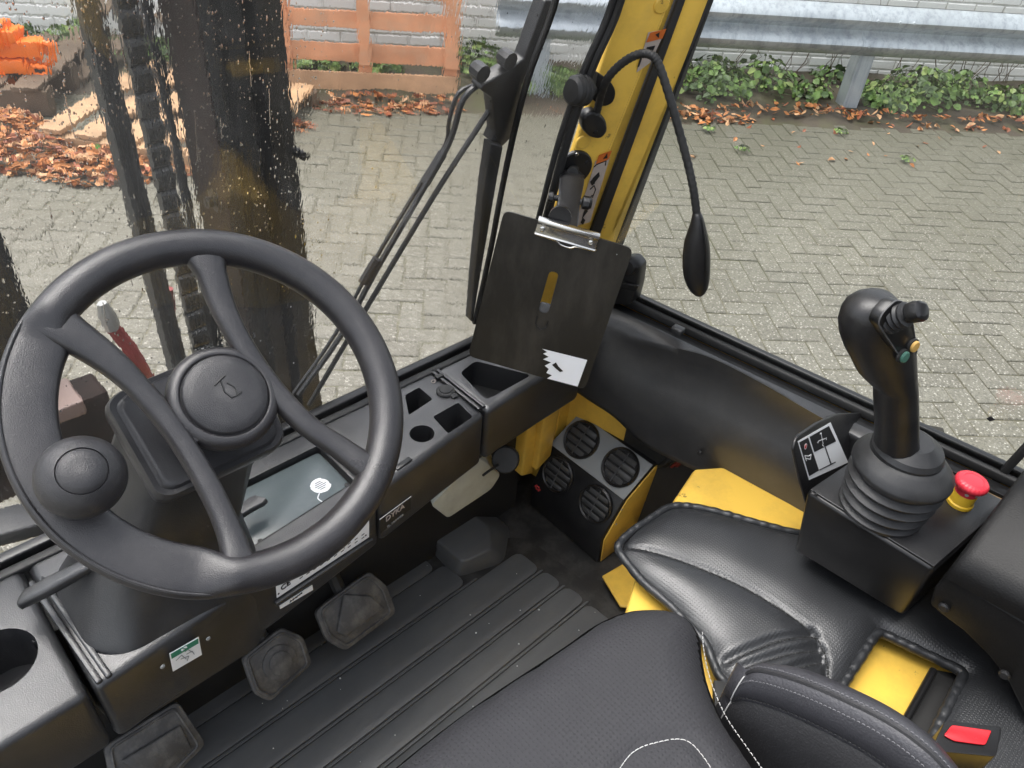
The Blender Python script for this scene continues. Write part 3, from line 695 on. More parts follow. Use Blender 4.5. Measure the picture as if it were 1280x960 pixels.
wst('washer_hose', [(638, 90), (600, 103), (572, 115), (560, 150), (556, 178), (532, 216), (466, 326), (418, 416), (366, 490)], .0026, .038)
wst('arm', [(614, 130), (600, 152), (540, 245), (462, 375), (385, 505)], .0035, .028)
for s in (((552, 190), (530, 228)), ((470, 322), (452, 352))): wst('hose_sleeve', s, .0062, .034)
for px, py in ((603, 92), (637, 76)):
    b = MB(); b.lathe(ws(px, py, .014), WSN, [(.0, .016), (.0085, .016), (.010, .013), (.010, 0)], 10); b.build('pivot_cap', 'plastic', wp)

# ================================================================== CAB SHELL
def flr(px, py, z=0.): return atz(px, py, z)
fl = MB(); fl.box8([(-.35, -.6, -.03), (.93, -.6, -.03), (.93, .84, -.03), (-.35, .84, -.03)], [(-.35, -.6, 0), (.93, -.6, 0), (.93, .84, 0), (-.35, .84, 0)])
struct(fl.build('cab_floor', 'floor', smooth=0))

cab = thing('forklift_cab', 'yellow forklift cab frame with black seals around wet windscreen and side window', 'cab', (.82, .6, 0))
# front right pillar: cross section strips running between two real stations (top, bottom), continued beyond the frame
def side(px, py, off=0.): return on((px, py), V((.884, .586, .5)) + SDN * off, SDN)
SDN = V((.568, .083, 0)).normalized()
def strip(name, m_, a0, a1, b0, b1, t, ext=.35, bev=.003, low=.75):
    """bar of thickness t whose visible face is a0-a1 (top) to b0-b1 (bottom)"""
    n = (a1 - a0).cross(b0 - a0).normalized()
    if n.dot(a0 - CAM) < 0: n = -n
    e0, e1 = (a0 - b0) * ext, (a1 - b1) * ext
    b0, b1 = b0 - (a0 - b0) * low, b1 - (a1 - b1) * low
    b = MB(); b.box8([b0, b1, b1 + n * t, b0 + n * t], [a0 + e0, a1 + e1, a1 + e1 + n * t, a0 + e0 + n * t]); return b.build(name, m_, cab, bevel=bev)
def lin(a, b, t): return a + (b - a) * t
Lt, Lb = ws(779, 0), ws(683, 285)              # left edge of the yellow face
Rt, Rb = side(893, 0), side(768, 318)           # right edge of the yellow face
def chord(px, py, t):                            # point seen at a pixel on the plane of the pillar's rear face
    n = (Rt - Lt).cross(Lb - Lt).normalized(); return on((px, py), Lt + n * t, n)
faceA = strip('pillar', 'yellow', chord(779, 0, 0), chord(838, 0, 0), chord(686, 285, 0), chord(716, 302, 0), .012)
n0 = (Rt - Lt).cross(Lb - Lt).normalized()
if n0.dot(Lt - CAM) < 0: n0 = -n0
strip('pillar', 'yellow', chord(838, 0, 0), chord(850, 0, 0) + n0 * .012, chord(716, 302, 0), chord(737, 306, 0) + n0 * .012, .03)
strip('pillar_seal', 'rubber', chord(850, 0, 0) + n0 * .004, chord(859, 0, 0) + n0 * .002, chord(735, 306, 0) + n0 * .004, chord(746, 309, 0) + n0 * .002, .03, bev=.002)
strip('pillar', 'yellow', chord(859, 0, 0) + n0 * .006, chord(890, 0, 0) + n0 * .004, chord(745, 309, 0) + n0 * .006, chord(769, 318, 0) + n0 * .004, .03)
strip('pillar_seal', 'rubber', chord(889, 0, 0) + n0 * .001, chord(897, 0, 0) + n0 * .006, chord(767, 318, 0) + n0 * .001, chord(777, 321, 0) + n0 * .006, .022, bev=.002)
b = MB(); b.tube(spline([ws(817, -180, -.006), ws(775, 0, -.006), ws(740, 84, -.006), ws(710, 172, -.006), ws(684, 270, -.006), ws(668, 340, -.006), ws(640, 470, -.006)], 5), .0062, 8); b.build('windscreen_seal', 'rubber', cab)
b = MB(); b.tube(spline([ws(808, -180, -.003), ws(766, 0, -.003), ws(731, 84, -.003), ws(700, 172, -.003), ws(674, 270, -.003), ws(655, 340, -.003)], 5), .0042, 8); b.build('windscreen_seal', 'rubber', cab)
for px, py in ((600 + 227, 6), (560 + 601 * .28125, 629 * .28125)):
    b = MB(); q = chord(px, py, 0); b.lathe(q, -n0, [(.0105, -.001), (.0105, .0012), (.009, .0022), (0, .0024)], 20); b.build('plug', 'yellow', cab)
# decals on the pillar
def chords(px, py): return chord(px, py, 0) - n0 * .0012
def decal(pts, m_, lift, name='decal', par=None, t=.0005):
    b = MB(); b.prism([chord(x, y, 0) - n0 * lift for x, y in pts], -n0 * t); return b.build(name, m_, par or cab, smooth=0)
d1 = decal([(819, 38), (828, 35), (800, 90), (789, 93)][:0] or [(810, 40), (832, 36), (812, 78), (795, 90)], 'label', .0008, 'warning_decal')
decal([(812, 40), (832, 35), (827, 47), (807, 52)], 'orange_l', .0018, 'warning_band', d1)
decal([(818, 42), (823, 39), (822, 46)], 'ink', .0028, 'warning_triangle', d1); decal([(808, 58), (818, 56), (815, 63), (805, 66)], 'ink', .0018, 'pictogram', d1)
decal([(799, 72), (802, 71), (798, 82), (796, 83)], 'ink', .0018, 'pictogram', d1)
d2 = decal([(744, 201), (762, 196), (737, 277), (718, 282)], 'label', .0008, 'warning_decal')
decal([(748, 193), (764, 187), (760, 198), (744, 204)], 'orange_l', .0018, 'warning_band', d2)
decal([(753, 197), (758, 190), (758, 196)], 'ink', .0028, 'warning_triangle', d2)
for pts in ([(740, 222), (748, 214), (749, 219), (741, 229)], [(737, 226), (741, 222), (743, 228), (739, 231)], [(729, 264), (732, 258), (734, 263), (727, 272)], [(725, 277), (728, 271), (731, 274), (728, 280)]):
    decal(pts, 'ink', .0018, 'pictogram', d2)
b = MB()
for seg in (((745, 205), (757, 200)), ((745, 205), (742, 208)), ((757, 200), (756, 206)), ((737, 236), (742, 231)), ((742, 231), (744, 236)), ((744, 236), (740, 246)), ((733, 250), (740, 243))):
    b.beam(chord(*seg[0], 0) - n0 * .0016, chord(*seg[1], 0) - n0 * .0016, .0012, .0008, n0)
b.build('pictogram_lines', 'ink', d2, smooth=0)
# lower post below the dash, down to the floor
for (tl, tr, bl_, br, y, t) in (((688, 470), (708, 470), (672, 580), (691, 560), .655, .05), ((708, 475), (727, 500), (691, 560), (712, 540), .672, .03), ((661, 520), (673, 512), (652, 596), (667, 592), .668, .03)):
    P = [aty(*q, y) for q in (tl, tr, br, bl_)]
    for k in (2, 3): P[k] = P[k] + (P[k] - P[3 - k]).normalized() * (.0 if y == .668 else .02)
    b = MB(); b.prism(P, V((0, t, 0))); b.build('lower_post', 'yellow', cab, bevel=.004)
MB().box((.80, .745, .2), (.30, .02, .42)).build('bulkhead', 'rubber', cab, smooth=0)
MB().box((.832, .722, .27), (.085, .02, .40)).build('corner_plate', 'yellow', cab, smooth=0, bevel=.003)
# windscreen: a real pane whose outer face is rippled by running rain
wsc = [ws(640, -900), ws(640, 600)]
def wpt(x, z, off): 
    y = .72 - .22 * (z - .45); return V((x, y, z)) + WSN * off
b = MB(); x0, x1, z0, z1 = -.36, .752, .40, 1.30
q = [wpt(x0, z0, 0), wpt(x1, z0, 0), wpt(x1, z1, 0), wpt(x0, z1, 0)]; q2 = [p + WSN * .005 for p in q]
b.add(q + q2, [(0, 1, 2, 3)], 0); b.f.append((7, 6, 5, 4)); b.mi.append(1)
b.f += [(1, 0, 4, 5), (2, 1, 5, 6), (3, 2, 6, 7), (0, 3, 7, 4)]; b.mi += [0] * 4
b.build('windscreen', ['dry', 'wet'], cab, smooth=0)
# rain drops clinging to the outside of the windscreen
rd = MB(); rd.fix = False
def drop(x, z, r, el):
    o = wpt(x, z, .0053); ux = V((1, 0, 0)); uz = (V((0, -.22, 1)).normalized()); n_ = WSN
    rings = []
    for k, (q, h) in enumerate(((1., 0), (.8, .32), (.45, .5))):
        rings.append([o + ux * (r * q * math.cos(6.2832 * i / 7)) + uz * (r * el * q * math.sin(6.2832 * i / 7)) + n_ * (r * h * .8) for i in range(7)])
    rd.loft(rings, cap=(1, 1))
for k in range(1800):
    px = random.uniform(0, 420); py = random.uniform(0, 520) ** 1
    if random.random() < .25: px = random.uniform(0, 760)
    elif random.random() < .5: px, py = random.uniform(70, 420), random.uniform(-10, 330)
    p = ws(px, py); 
    if p.x > .74 or p.z < .42: continue
    r = random.choice((.0003, .0004, .0005, .0005, .0007, .0009)); drop(p.x, p.z, r, random.uniform(1, 2.2) * (1.5 if random.random() < .2 else 1))
for k in range(24):                      # running trickles
    px = random.uniform(60, 420); py = random.uniform(30, 420); p = ws(px, py); L_ = random.uniform(.01, .05); x = p.x
    for i in range(int(L_ / .0022)):
        x += random.uniform(-.0004, .0004); 
        if p.z - i * .0022 > .42 and x < .74: drop(x, p.z - i * .0022, .00055, 2.4)
stuff(rd.build('raindrops', 'drop', None, smooth=60), 'rain drops and trickles on the outside of the windscreen', 'raindrops')
# frame strip at the foot of the windscreen
for dy, dz, w, h, m_ in ((.0, .0, .014, .012, 'gloss'), (-.017, -.004, .012, .009, 'rubber')):
    b = MB(); b.box((.25, .705 + dy, .452 + dz), (1.0, w, h)); b.build('windscreen_sill', m_, cab, bevel=.002)
# side window
sdir = V((.083, -.568, 0)).normalized()
sA = side(794, 376); sB = sA + sdir * 1.1
b = MB(); lowA = V((sA.x, sA.y, .49)) - sdir * .06; lowB = V((sB.x, sB.y, .49))
hi = V((0, 0, .9)); b.add([lowA, lowB, lowB + hi, lowA + hi, lowA + SDN * .005, lowB + SDN * .005, lowB + hi + SDN * .005, lowA + hi + SDN * .005], [(0, 1, 2, 3), (7, 6, 5, 4), (0, 4, 5, 1), (2, 6, 7, 3)])
b.build('side_window', 'clear', cab, smooth=0)
etch = MB(); ex = (sdir, V((0, 0, 1)))
def sq(px, py): return side(px, py, -.0006)
etch.prism([sq(1233, 523), (sq(1239, 520)), sq(1244, 525), sq(1237, 527)], SDN * .0003); etch.build('glass_mark', 'ink', cab, smooth=0)
for (o1, o2, z0, z1, m_, nm) in ((.020, .008, .488, .503, 'gloss', 'window_sill'), (.004, -.006, .484, .498, 'rubber', 'window_sill'), (-.008, -.030, .476, .487, 'gloss', 'window_sill'), (-.031, -.034, .470, .483, 'sillbrown', 'sill_edge')):
    a = V((sA.x, sA.y, 0)) - sdir * .05; c = a + sdir * 1.0
    b = MB(); b.box8([a + SDN * o1 + V((0, 0, z0)), c + SDN * o1 + V((0, 0, z0)), c + SDN * o2 + V((0, 0, z0)), a + SDN * o2 + V((0, 0, z0))], [a + SDN * o1 + V((0, 0, z1)), c + SDN * o1 + V((0, 0, z1)), c + SDN * o2 + V((0, 0, z1)), a + SDN * o2 + V((0, 0, z1))])
    b.build(nm, m_, cab, bevel=.0025)
b = MB(); q = on((849, 411), V((sA.x, sA.y, .503)), (0, 0, 1)); b.box(q - SDN * .004 + V((0, 0, 0)), (.018, .014, .010), (sdir, SDN, V((0, 0, 1)))); b.build('sill_clip', 'dash', cab, bevel=.002)
b = MB(); b.box(side(1285, 560, -.01), (.03, .016, .2), (sdir, SDN, (V((0, 0, 1)) - sdir * -.55).normalized()))
b = MB(); b.beam(side(1245, 600, .004), side(1310, 530, .004), .010, .012, SDN); b.build('rear_window_bar', 'rubber', cab, bevel=.002)
# outer side skin under the window and rear wall pieces, yellow bonnet below the seat
b = MB(); a = V((sA.x, sA.y, 0)) - sdir * .17; c = a + sdir * 1.21
b.box8([a + SDN * .02, c + SDN * .02, c + SDN * .0, a + SDN * .0], [p + V((0, 0, .487)) for p in (a + SDN * .02, c + SDN * .02, c + SDN * .0, a + SDN * .0)]); b.build('side_skin', 'yellow', cab, smooth=0)

# rear part of the cab, behind the driver
b = MB(); b.box((.33, -.62, .5), (1.3, .03, 1.0)); b.build('unseen_rear_panel', 'plastic', cab, smooth=0)  # unseen rear wall, added to block sky light from behind
b = MB(); b.box((-.36, -.2, .2), (.02, .8, .5)); b.build('step_panel', 'plastic', cab, smooth=0)
# bonnet under the seat
HZ = .335
bn = thing('yellow_bonnet', 'yellow steel bonnet under the seat and leather cover', 'bonnet', (.6, .1, 0))
P = [atz(*q, HZ) for q in ((772, 738), (795, 690), (838, 634), (868, 585))]
P = [V((.50, .255, 0)), V((P[1].x, P[1].y - .01, 0)), V((P[2].x - .01, P[2].y, 0)), V((P[3].x, P[3].y, 0)), V((.865, .34, 0)), V((.93, -.5, 0)), V((.45, -.5, 0)), V((.45, .235, 0))]
b = MB(); b.prism([V((p.x, p.y, .0)) for p in P], V((0, 0, HZ))); b.build('panel', 'yellow', bn, bevel=.006)
MB().box((.20, .02, .13), (.5, .4, .26)).build('seat_base', 'yellow', bn, bevel=.006)
fl2 = MB(); fl2.prism([atz(*q, .012) for q in ((752, 722), (790, 700), (806, 730), (820, 765), (775, 760))], V((0, 0, .006))); fl2.build('foot_flange', 'yellow', bn, smooth=0, bevel=.002)
# wires in the gap between heater and bonnet
for k, (m_, dx) in enumerate((('hose', 0), ('hose', 5), ('rubber', -6), ('rubber', -14), ('rubber', 9))):
    b = MB(); b.tube(spline([atz(832 + dx, 590 + dx * .4, .16), atz(842 + dx, 581, .24), atz(852 + dx, 574, .27), atz(872 + dx, 570, .27)], 5), .0035, 6)
    tag(b.build('cable', m_), ('red cable in the dark gap above the yellow bonnet, upper one', 'red cable in the dark gap above the yellow bonnet, lower one', 'black cable nearest the heater beside red cables', 'black cable just left of the red cables', 'black cable right of the red cables')[k], 'cable', 'cables beside the heater')

# ------------------------------------------------------------------ floor mat with raised pads
mt = thing('floor_mat', 'black rubber floor mat with long raised pads', 'floor mat', (.45, .5, 0))
b = MB(); b.prism(roundpoly([(-.3, .70, .0006), (.60, .70, .0006), (.735, .62, .0006), (.75, .42, .0006), (.70, .18, .0006), (-.3, .18, .0006)], .03), V((0, 0, .004))); b.build('mat_base', 'floor', mt, smooth=0)
ends = [((528, 722), (548, 708)), ((582, 724), (644, 692)), ((680, 715), (711, 695)), ((708, 734), (735, 716)), ((737, 756), (758, 738))]
ys = []
for lo, hi_ in ((atz(520, 772, 0).y, atz(470, 758, 0).y),): pass
lines = [(545, 705), (582.5, 728), (676, 711), (704, 730), (734, 752.5)]
yl = [atz(*p, .005).y for p in lines]
pads = [(.66, yl[0] + .004, .50), (yl[0] - .004, yl[1] + .003, .56), (yl[1] - .006, yl[2] + .0, .70), (yl[2] - .008, yl[3] + .0, .715), (yl[3] - .008, yl[4] + .0, .725), (yl[4] - .008, yl[4] - .055, .73)]
pads = [(.705, .667, .555), (.6650, .6085, .578), (.6062, .6020, .60), (.6000, .546, .702), (.5437, .5395, .705), (.5375, .4965, .710), (.4942, .490, .712), (.4880, .446, .717), (.4437, .4395, .72), (.4375, .37, .72)]
for y1, y0, xr in pads:
    b = MB(); poly = roundpoly([(-.28, y0, .004), (xr, y0, .004), (xr - .004, y1, .004), (-.28, y1, .004)], .016); b.prism(poly, V((0, 0, .0042 if y1 - y0 > .01 else .0038))); b.build('pad', 'matrib', mt, bevel=.001, smooth=30)
# rubber covered hump right of the pedals
hp = MB(); base = [(.50, .72), (.70, .72), (.72, .645), (.60, .615), (.50, .65)]
T0 = [atz(*q, .0) for q in ((505, 655), (575, 612), (640, 660), (632, 705), (570, 725))]; T1 = [atz(*q, .045) for q in ((535, 668), (578, 632), (612, 660), (615, 686), (580, 703))]
hp.loft([[lin(a, c, t) + V((0, 0, 0)) for a, c in zip(roundpoly(T0, .02), roundpoly(T1, .012))] for t in (0, .5, .85, 1)]); hp.build('hump', 'matrib', mt, bevel=.004, smooth=60)

# ------------------------------------------------------------------ pedals
def pedal(label, c_px, zc, outline, relief, tilt=.75, group='foot pedals under the dash'):
    n_ = V((0, -math.cos(tilt), math.sin(tilt))); p0 = atz(*c_px, zc)
    t = thing('foot_pedal', label, 'pedal', p0, group)
    pp = lambda q, o=0.: on(q, p0 + n_ * o, n_)
    poly = roundpoly([pp(q) for q in outline], .008)
    b = MB(); b.prism([p - n_ * .012 for p in poly], n_ * .012); b.build('pad', 'pedal', t, bevel=.003)
    cen = sum((pp(q) for q in outline), V()) / len(outline)
    rim = MB(); inner = [cen + (p - cen) * .86 for p in poly]; rim.tube([p + n_ * .001 for p in inner], .0022, 6, True); rim.build('rim_bead', 'pedal', t)
    relief(t, pp, n_)
    arm = MB(); arm.tube(spline([cen - n_ * .012, cen + V((0, .05, .03)), cen + V((0, .08, .10))], 4), .011, 8); arm.build('arm', 'rubber', t)
    return t
def rel_tri(pts):
    def f(t, pp, n_):
        b = MB(); b.prism([pp(q, .0005) for q in pts], n_ * .006); b.build('tread', 'pedal', t, bevel=.003)
    return f
def rel_disc(c, r):
    def f(t, pp, n_):
        for rr, h in ((r, .003), (r * .66, .006)):
            b = MB(); b.lathe(pp(c), n_, [(rr, 0), (rr, h), (rr - .002, h + .001), (0, h + .001)], 20); b.build('tread', 'pedal', t)
    return f
pedal('rightmost black rubber pedal with a wedge tread', (445, 765), .085, [(394, 765), (408, 753), (462, 714), (484, 732), (496, 766), (432, 814), (408, 800)], rel_tri([(428, 742), (462, 744), (480, 760), (432, 796), (420, 790)]))
pedal('middle square pedal with a round boss on its pad', (347, 830), .085, [(302, 823), (352, 784), (380, 796), (391, 830), (338, 878), (318, 868)], rel_disc((350, 828), .026))
pedal('leftmost wide black pedal at the lower left of the photograph', (195, 925), .085, [(129, 934), (222, 876), (258, 930), (200, 990), (140, 985)], rel_tri([(150, 950), (225, 905), (240, 935), (190, 975)]))

# washer bottle under the dash
wb = thing('washer_bottle', 'milky plastic fluid bottle with black cap under the dash', 'bottle', aty(580, 620, .66))
poly = [aty(*q, .625) for q in ((539, 632), (560, 648), (614, 612), (626, 594), (600, 572), (575, 595))]
b = MB(); b.prism(roundpoly(poly, .008), V((.012, .05, .03))); b.build('body', 'bottle', wb, bevel=.011, seg=3)
q = aty(631, 576, .60); ax = (CAM - q).normalized() + V((-.2, -.1, .0))
b = MB(); b.lathe(q - ax * .02, ax, [(.013, -.03), (.016, -.005), (.0225, -.004), (.0225, .010), (.020, .013), (0, .014)], 22); b.build('cap', 'rubber', wb)
b = MB(); b.tube(spline([q - ax * .012 + V((-.016, 0, -.002)), aty(612, 588, .60), aty(604, 594, .61)], 4), .0022, 6); b.build('cap_strap', 'rubber', wb)

# crumbs and grit lying on the mat
b = MB(); b.fix = False
for k in range(34):
    x, y = random.uniform(.05, .74), random.uniform(.36, .70); r = random.choice((.0006, .0008, .0011, .0016))
    b.lathe((x, y, .0085), (random.uniform(-.3, .3), .2, 1), [(r, 0), (r * .7, r * .8), (0, r)], 5)
stuff(b.build('grit', 'white', None, smooth=0), 'pale grit and crumbs lying on the black floor mat', 'grit')

# ================================================================== DASHBOARD
DZ = .45
db = thing('dashboard', 'long black plastic dashboard console with trays, cup holders and stickers under the windscreen', 'dashboard', (.35, .62, .40))
rear = [(-.22, .497), (-.005, .50), (.21, .522), (.388, .546), (.481, .560), (.563, .571), (.679, .578), (.775, .582)]
def rear_y(x):
    for (xa, ya), (xb, yb) in zip(rear, rear[1:]):
        if xa <= x <= xb: return ya + (yb - ya) * (x - xa) / (xb - xa)
    return rear[-1][1]
def dseg(x0, x1, name, cuts, zt=DZ, zb=.352):
    xs = [x0] + [x for x, _ in rear if x0 + .01 < x < x1 - .01] + [x1]
    b = MB(); P = [V((x, rear_y(x), zb)) for x in xs] + [V((x1, .700, zb)), V((x0, .700, zb))]
    b.prism(P, V((0, 0, zt - zb))); ob = b.build(name, 'dash', db, bevel=.009, seg=3, smooth=40)
    for c in cuts:
        cu = c.build('cut', 'dash', db); md = ob.modifiers.new('b', 'BOOLEAN'); md.object = cu; md.operation = 'DIFFERENCE'; md.solver = 'EXACT'
        dg = bpy.context.evaluated_depsgraph_get(); me = bpy.data.meshes.new_from_object(ob.evaluated_get(dg)); ob.modifiers.clear(); ob.data = me; bpy.data.objects.remove(cu)
    me = ob.data; me.shade_smooth(); me.set_sharp_from_angle(angle=R(35))
    return ob
def cutpx(pts, depth, r=.004, z=DZ): b = MB(); b.prism([p + V((0, 0, .01)) for p in roundpoly([atz(*q, z) for q in pts], r)], V((0, 0, -depth - .01))); return b
xg = .474                                               # joint between middle and right segment
xm = .345 + .012
cup = MB(); cup.lathe(atz(527.5, 542, DZ) + V((0, 0, .01)), (0, 0, -1), [(.0165, 0), (.0165, .07)], 28)
xgr = atz(577, 492, DZ).x
dseg(xgr + .004, .775, 'tray_section', [cutpx([(575, 466), (594, 451), (664, 469), (608, 500)], .045, .008)])
dseg(xm, xgr - .001, 'pocket_section', [cutpx([(506, 494), (524, 484), (541, 499), (511, 519)], .05), cutpx([(541, 521), (573, 503), (591, 521), (560, 542)], .05), cup,
      cutpx([(462, 520), (478, 509), (490, 528), (472, 540)], .05)])
tp0, tp1 = V((.19, .565, DZ)), V((.345, .648, DZ))
trc = MB(); trc.prism(roundpoly([V((.345, .655, DZ + .01)), V((.345, .572, DZ + .01)), V((.150, .555, DZ + .01)), V((.150, .655, DZ + .01))], .006), V((0, 0, -.024)))
slot = MB(); slot.box((.36, .672, DZ - .015), (.24, .018, .05))
dseg(.225 - .215, xm - .001, 'column_section', [trc])
tr = MB(); tr.prism(roundpoly([V((.342, .652, DZ - .013)), V((.342, .575, DZ - .013)), V((.153, .558, DZ - .013)), V((.153, .652, DZ - .013))], .005), V((0, 0, .005))); tray = tr.build('tray_lid', 'tray', db, bevel=.0015)
b = MB(); b.beam((.345, .573, DZ - .002), (.150, .556, DZ - .002), .004, .003); b.beam((.347, .573, DZ + .0005), (.347, .655, DZ + .0005), .006, .003); b.build('tray_rim', 'gloss', db, bevel=.001)
for x, y in ((.338, .581), (.215, .569)):
    b = MB(); b.lathe((x, y, DZ - .008), (0, 0, 1), [(.0028, 0), (.0028, .0015), (0, .0018)], 10); b.build('screw', 'ink', db)
# worn round sticker on the tray lid
q = atz(401, 607, DZ - .008); b = MB(); pts = []
for k in range(40):
    a = 6.2832 * k / 40; rr = .0125 * (1 + (.09 * noise.noise(V((k * .9, 0, 3))) if k < 20 else .0)) * (.86 if 24 < k < 34 else 1)
    pts.append(q + V((rr * math.cos(a + 2), rr * math.sin(a + 2), .0004)))
b.prism(pts, V((0, 0, .0003))); stk = b.build('worn_sticker', 'white', db, smooth=0)
b = MB()
for k in range(5): 
    yy = -.006 + k * .003; w = .008 - abs(yy) * .6; b.beam(q + V((-w, yy, .0009)), q + V((w * random.uniform(.3, 1), yy, .0009)), .0011, .0002)
b.build('sticker_print', 'tray', stk, smooth=0)
b = MB(); b.tube(spline([q + V((-.008, -.010, .0003)), q + V((-.014, -.016, .0003)), q + V((-.013, -.024, .0003))], 4), .0008, 5); b.build('scratch', 'white', db)
# socket cap and lighter symbol
b = MB(); q = atz(557, 490, DZ); b.lathe(q, (0, 0, 1), [(.0135, -.001), (.0135, .0025), (.012, .004), (.0095, .0045), (.009, .006), (0, .0064)], 24); cap = b.build('socket_cap', 'rubber', db)
b = MB(); b.box(q + V((.003, -.016, .002)), (.010, .008, .003)); b.build('cap_tab', 'rubber', cap, bevel=.001)
b = MB(); q = atz(542, 477, DZ + .0006)
b.tube([q + V((.004 * math.cos(a * .5) * (1 - a * .04), .004 * math.sin(a * .5) * (1 - a * .04), 0)) for a in range(14)], .0006, 5); b.build('socket_symbol', 'label', db)
b = MB(); q = atz(549, 472, DZ); b.box(q + V((0, 0, .002)), (.012, .008, .005)); b.build('latch_tab', 'rubber', db, bevel=.001)
b = MB(); q = atz(504, 580, DZ); b.box(q + V((0, 0, .0005)), (.026, .008, .003), (V((.98, .12, 0)), V((-.12, .98, 0)), V((0, 0, 1)))); b.build('switch_strip', 'gloss', db, bevel=.001)
for dx in (-.002, .006):
    b = MB(); b.beam((xgr + dx, .69, DZ + .0005), (xgr + dx, rear_y(xgr) + .010, DZ + .0005), .005, .004); b.build('rib', 'dash', db, bevel=.0015)
# small switch at the bottom of the deep tray
q = atz(645, 482, DZ - .043); b = MB(); b.box(q, (.014, .010, .006)); b.build('tray_switch', 'plastic', db, bevel=.001)
# left console with cup hole
ch = MB(); ch.lathe(atz(-6, 827, DZ) + V((0, 0, .01)), (0, 0, -1), [(.036, 0), (.036, .075)], 36)
dseg(-.22, .005, 'cup_section', [ch])
q = atz(34, 895, .40)
b = MB(); b.box(atz(24, 905, .392), (.026, .016, .008)); b.build('cup_ledge', 'dash', db, bevel=.002)
for x in (.013, .022):
    b = MB(); b.beam((x - .006, .66, DZ + .001), (x + .004, .505, DZ + .001), .006, .005); b.build('rib', 'dash', db, bevel=.002)
MB().box((.01, .665, .40), (.05, .13, .07)).build('joint_filler', 'rubber', db, smooth=0)
MB().box((.25, .7065, .18), (1.05, .03, .36)).build('toe_board', 'rubber', db, smooth=0)
MB().prism([V((-.22, .56, .36)), V((.775, .63, .36)), V((.775, .69, .36)), V((-.22, .69, .36))], V((0, 0, -.06))).build('underside', 'rubber', db, smooth=0)
# stickers on the rear face
fd = V((.178, .024, 0)).normalized(); fn = V((fd.y, -fd.x, 0))
fo = V((.21, .522, .4))
def face(px, py, o=0.): return on((px, py), fo + fn * o, fn)
def fdecal(pts, m_, o, par, name, t=.0006):
    b = MB(); b.prism([face(x, y, o) for x, y in pts], fn * t); return b.build(name, m_, par, smooth=0)
ce = fdecal([(343, 716), (461, 650), (461, 671), (346, 747)], 'white', .0004, db, 'rating_plate')
upz = V((0, 0, 1))
text('ce_mark', 'CE', face(357, 732, .0016), fd, upz, .011, 'ink', ce, bold=.0002)
b = MB()
for k in range(11):
    px = 366 + k * 8.6; py = 727 - k * 5.55
    for j in range(2):
        if k == 0: continue
        p = face(px, py - 2 + j * 4, .0013); b.beam(p, p + fd * .0045, .0012, .0003, fn)
for k in (360, 376, 404, 430):
    p = face(k, 722 - (k - 366) * .62, .0013); b.beam(p - upz * .006, p + upz * .006, .0006, .0003, fn)
b.build('plate_print', 'ink', ce, smooth=0)
for px, py in ((348, 742), (457, 669)):
    b = MB(); b.lathe(face(px, py, .0008), fn, [(.0013, 0), (.0013, .0006), (0, .0008)], 8); b.build('rivet', 'ink', ce)
b = MB(); b.beam(face(344, 755, .003), face(465, 674, .003), .006, .006, fn); b.build('trim_bar', 'dash', db, bevel=.0015)
ad = fdecal([(349, 757), (390, 731), (391, 737), (350, 761)], 'white', .0004, db, 'name_label')
text('label_text', 'Advance', face(370, 746.5, .0014), fd, upz, .0052, 'ink', ad)
dk = fdecal([(474, 648), (513, 620), (513, 636), (475, 667)], 'ink', .0004, db, 'company_plate')
b = MB(); b.beam(face(474.5, 649.5, .0014), face(514, 620.5, .0014), .0014, .0004, fn); b.build('plate_line', 'white', dk, smooth=0)
text('plate_text', 'DYKA', face(494, 641, .0014), fd, upz, .0125, 'label', dk, bold=.0002)
text('plate_text', 'EL. NUMMER', face(494.5, 651, .0014), fd, upz, .0052, 'silver', dk)
ge = fdecal([(211.5, 817), (248, 796), (252, 818), (216, 839)], 'white', .0045, db, 'green_sticker')
fdecal([(213.5, 817.5), (247.5, 798), (248, 804), (214.5, 823.5)], 'greenink', .0054, ge, 'sticker_band', .0003)
text('sticker_text', 'e/a', face(230, 810.5, .0062), fd, upz, .0058, 'white', ge)
b = MB()
for seg in (((220, 826), (227, 819)), ((227, 819), (233, 824)), ((231, 815), (235, 812)), ((235, 812), (240, 815)), ((233, 818), (240, 814)), ((240, 814), (243, 818)), ((226, 824), (236, 820)), ((236, 820), (234, 826))):
    b.beam(face(*seg[0], .0058), face(*seg[1], .0058), .0008, .0003, fn)
b.build('sticker_drawing', 'silver', ge, smooth=0)
for px, py in ((203, 833), (260, 798)):
    b = MB(); b.lathe(face(px, py, .0045), fn, [(.0024, 0), (.0022, .0012), (0, .0018)], 10); b.build('screw', 'silver', db)

# ================================================================== STEERING WHEEL AND COLUMN
WC = CAM + V((.208, .572, -.498)) * .849
WNR = V((.0137, -.605, .796)).normalized()
WX = (V((1, 0, 0)) - WNR * WNR.x).normalized(); WY = WNR.cross(WX)
WR = .1390
def wpx(px, py, o=0.): return on((px, py), WC + WNR * o, WNR)
def wang(px, py): p = wpx(px, py) - WC; return math.degrees(math.atan2(p.dot(WY), p.dot(WX))) % 360
sc_ = thing('steering_column', 'rounded black steering column shroud and pedestal rising from the dashboard', 'steering column', (.16, .6, .45))
so = -.052
top = [wpx(*q, so) for q in ((130, 508), (144, 492), (180, 475), (264, 441), (302, 445), (348, 520), (356, 545), (347, 560), (214, 624), (195, 622))]
cT = sum(top, V()) / len(top)
rt = roundpoly(top, .012, 3)
rings = [[cT + (p - cT) * s + WNR * h for p in rt] for s, h in ((.80, .006), (.86, .0065), (.90, .003), (.97, .004), (1., 0), (1.01, -.006), (1.0, -.018), (.97, -.026))]
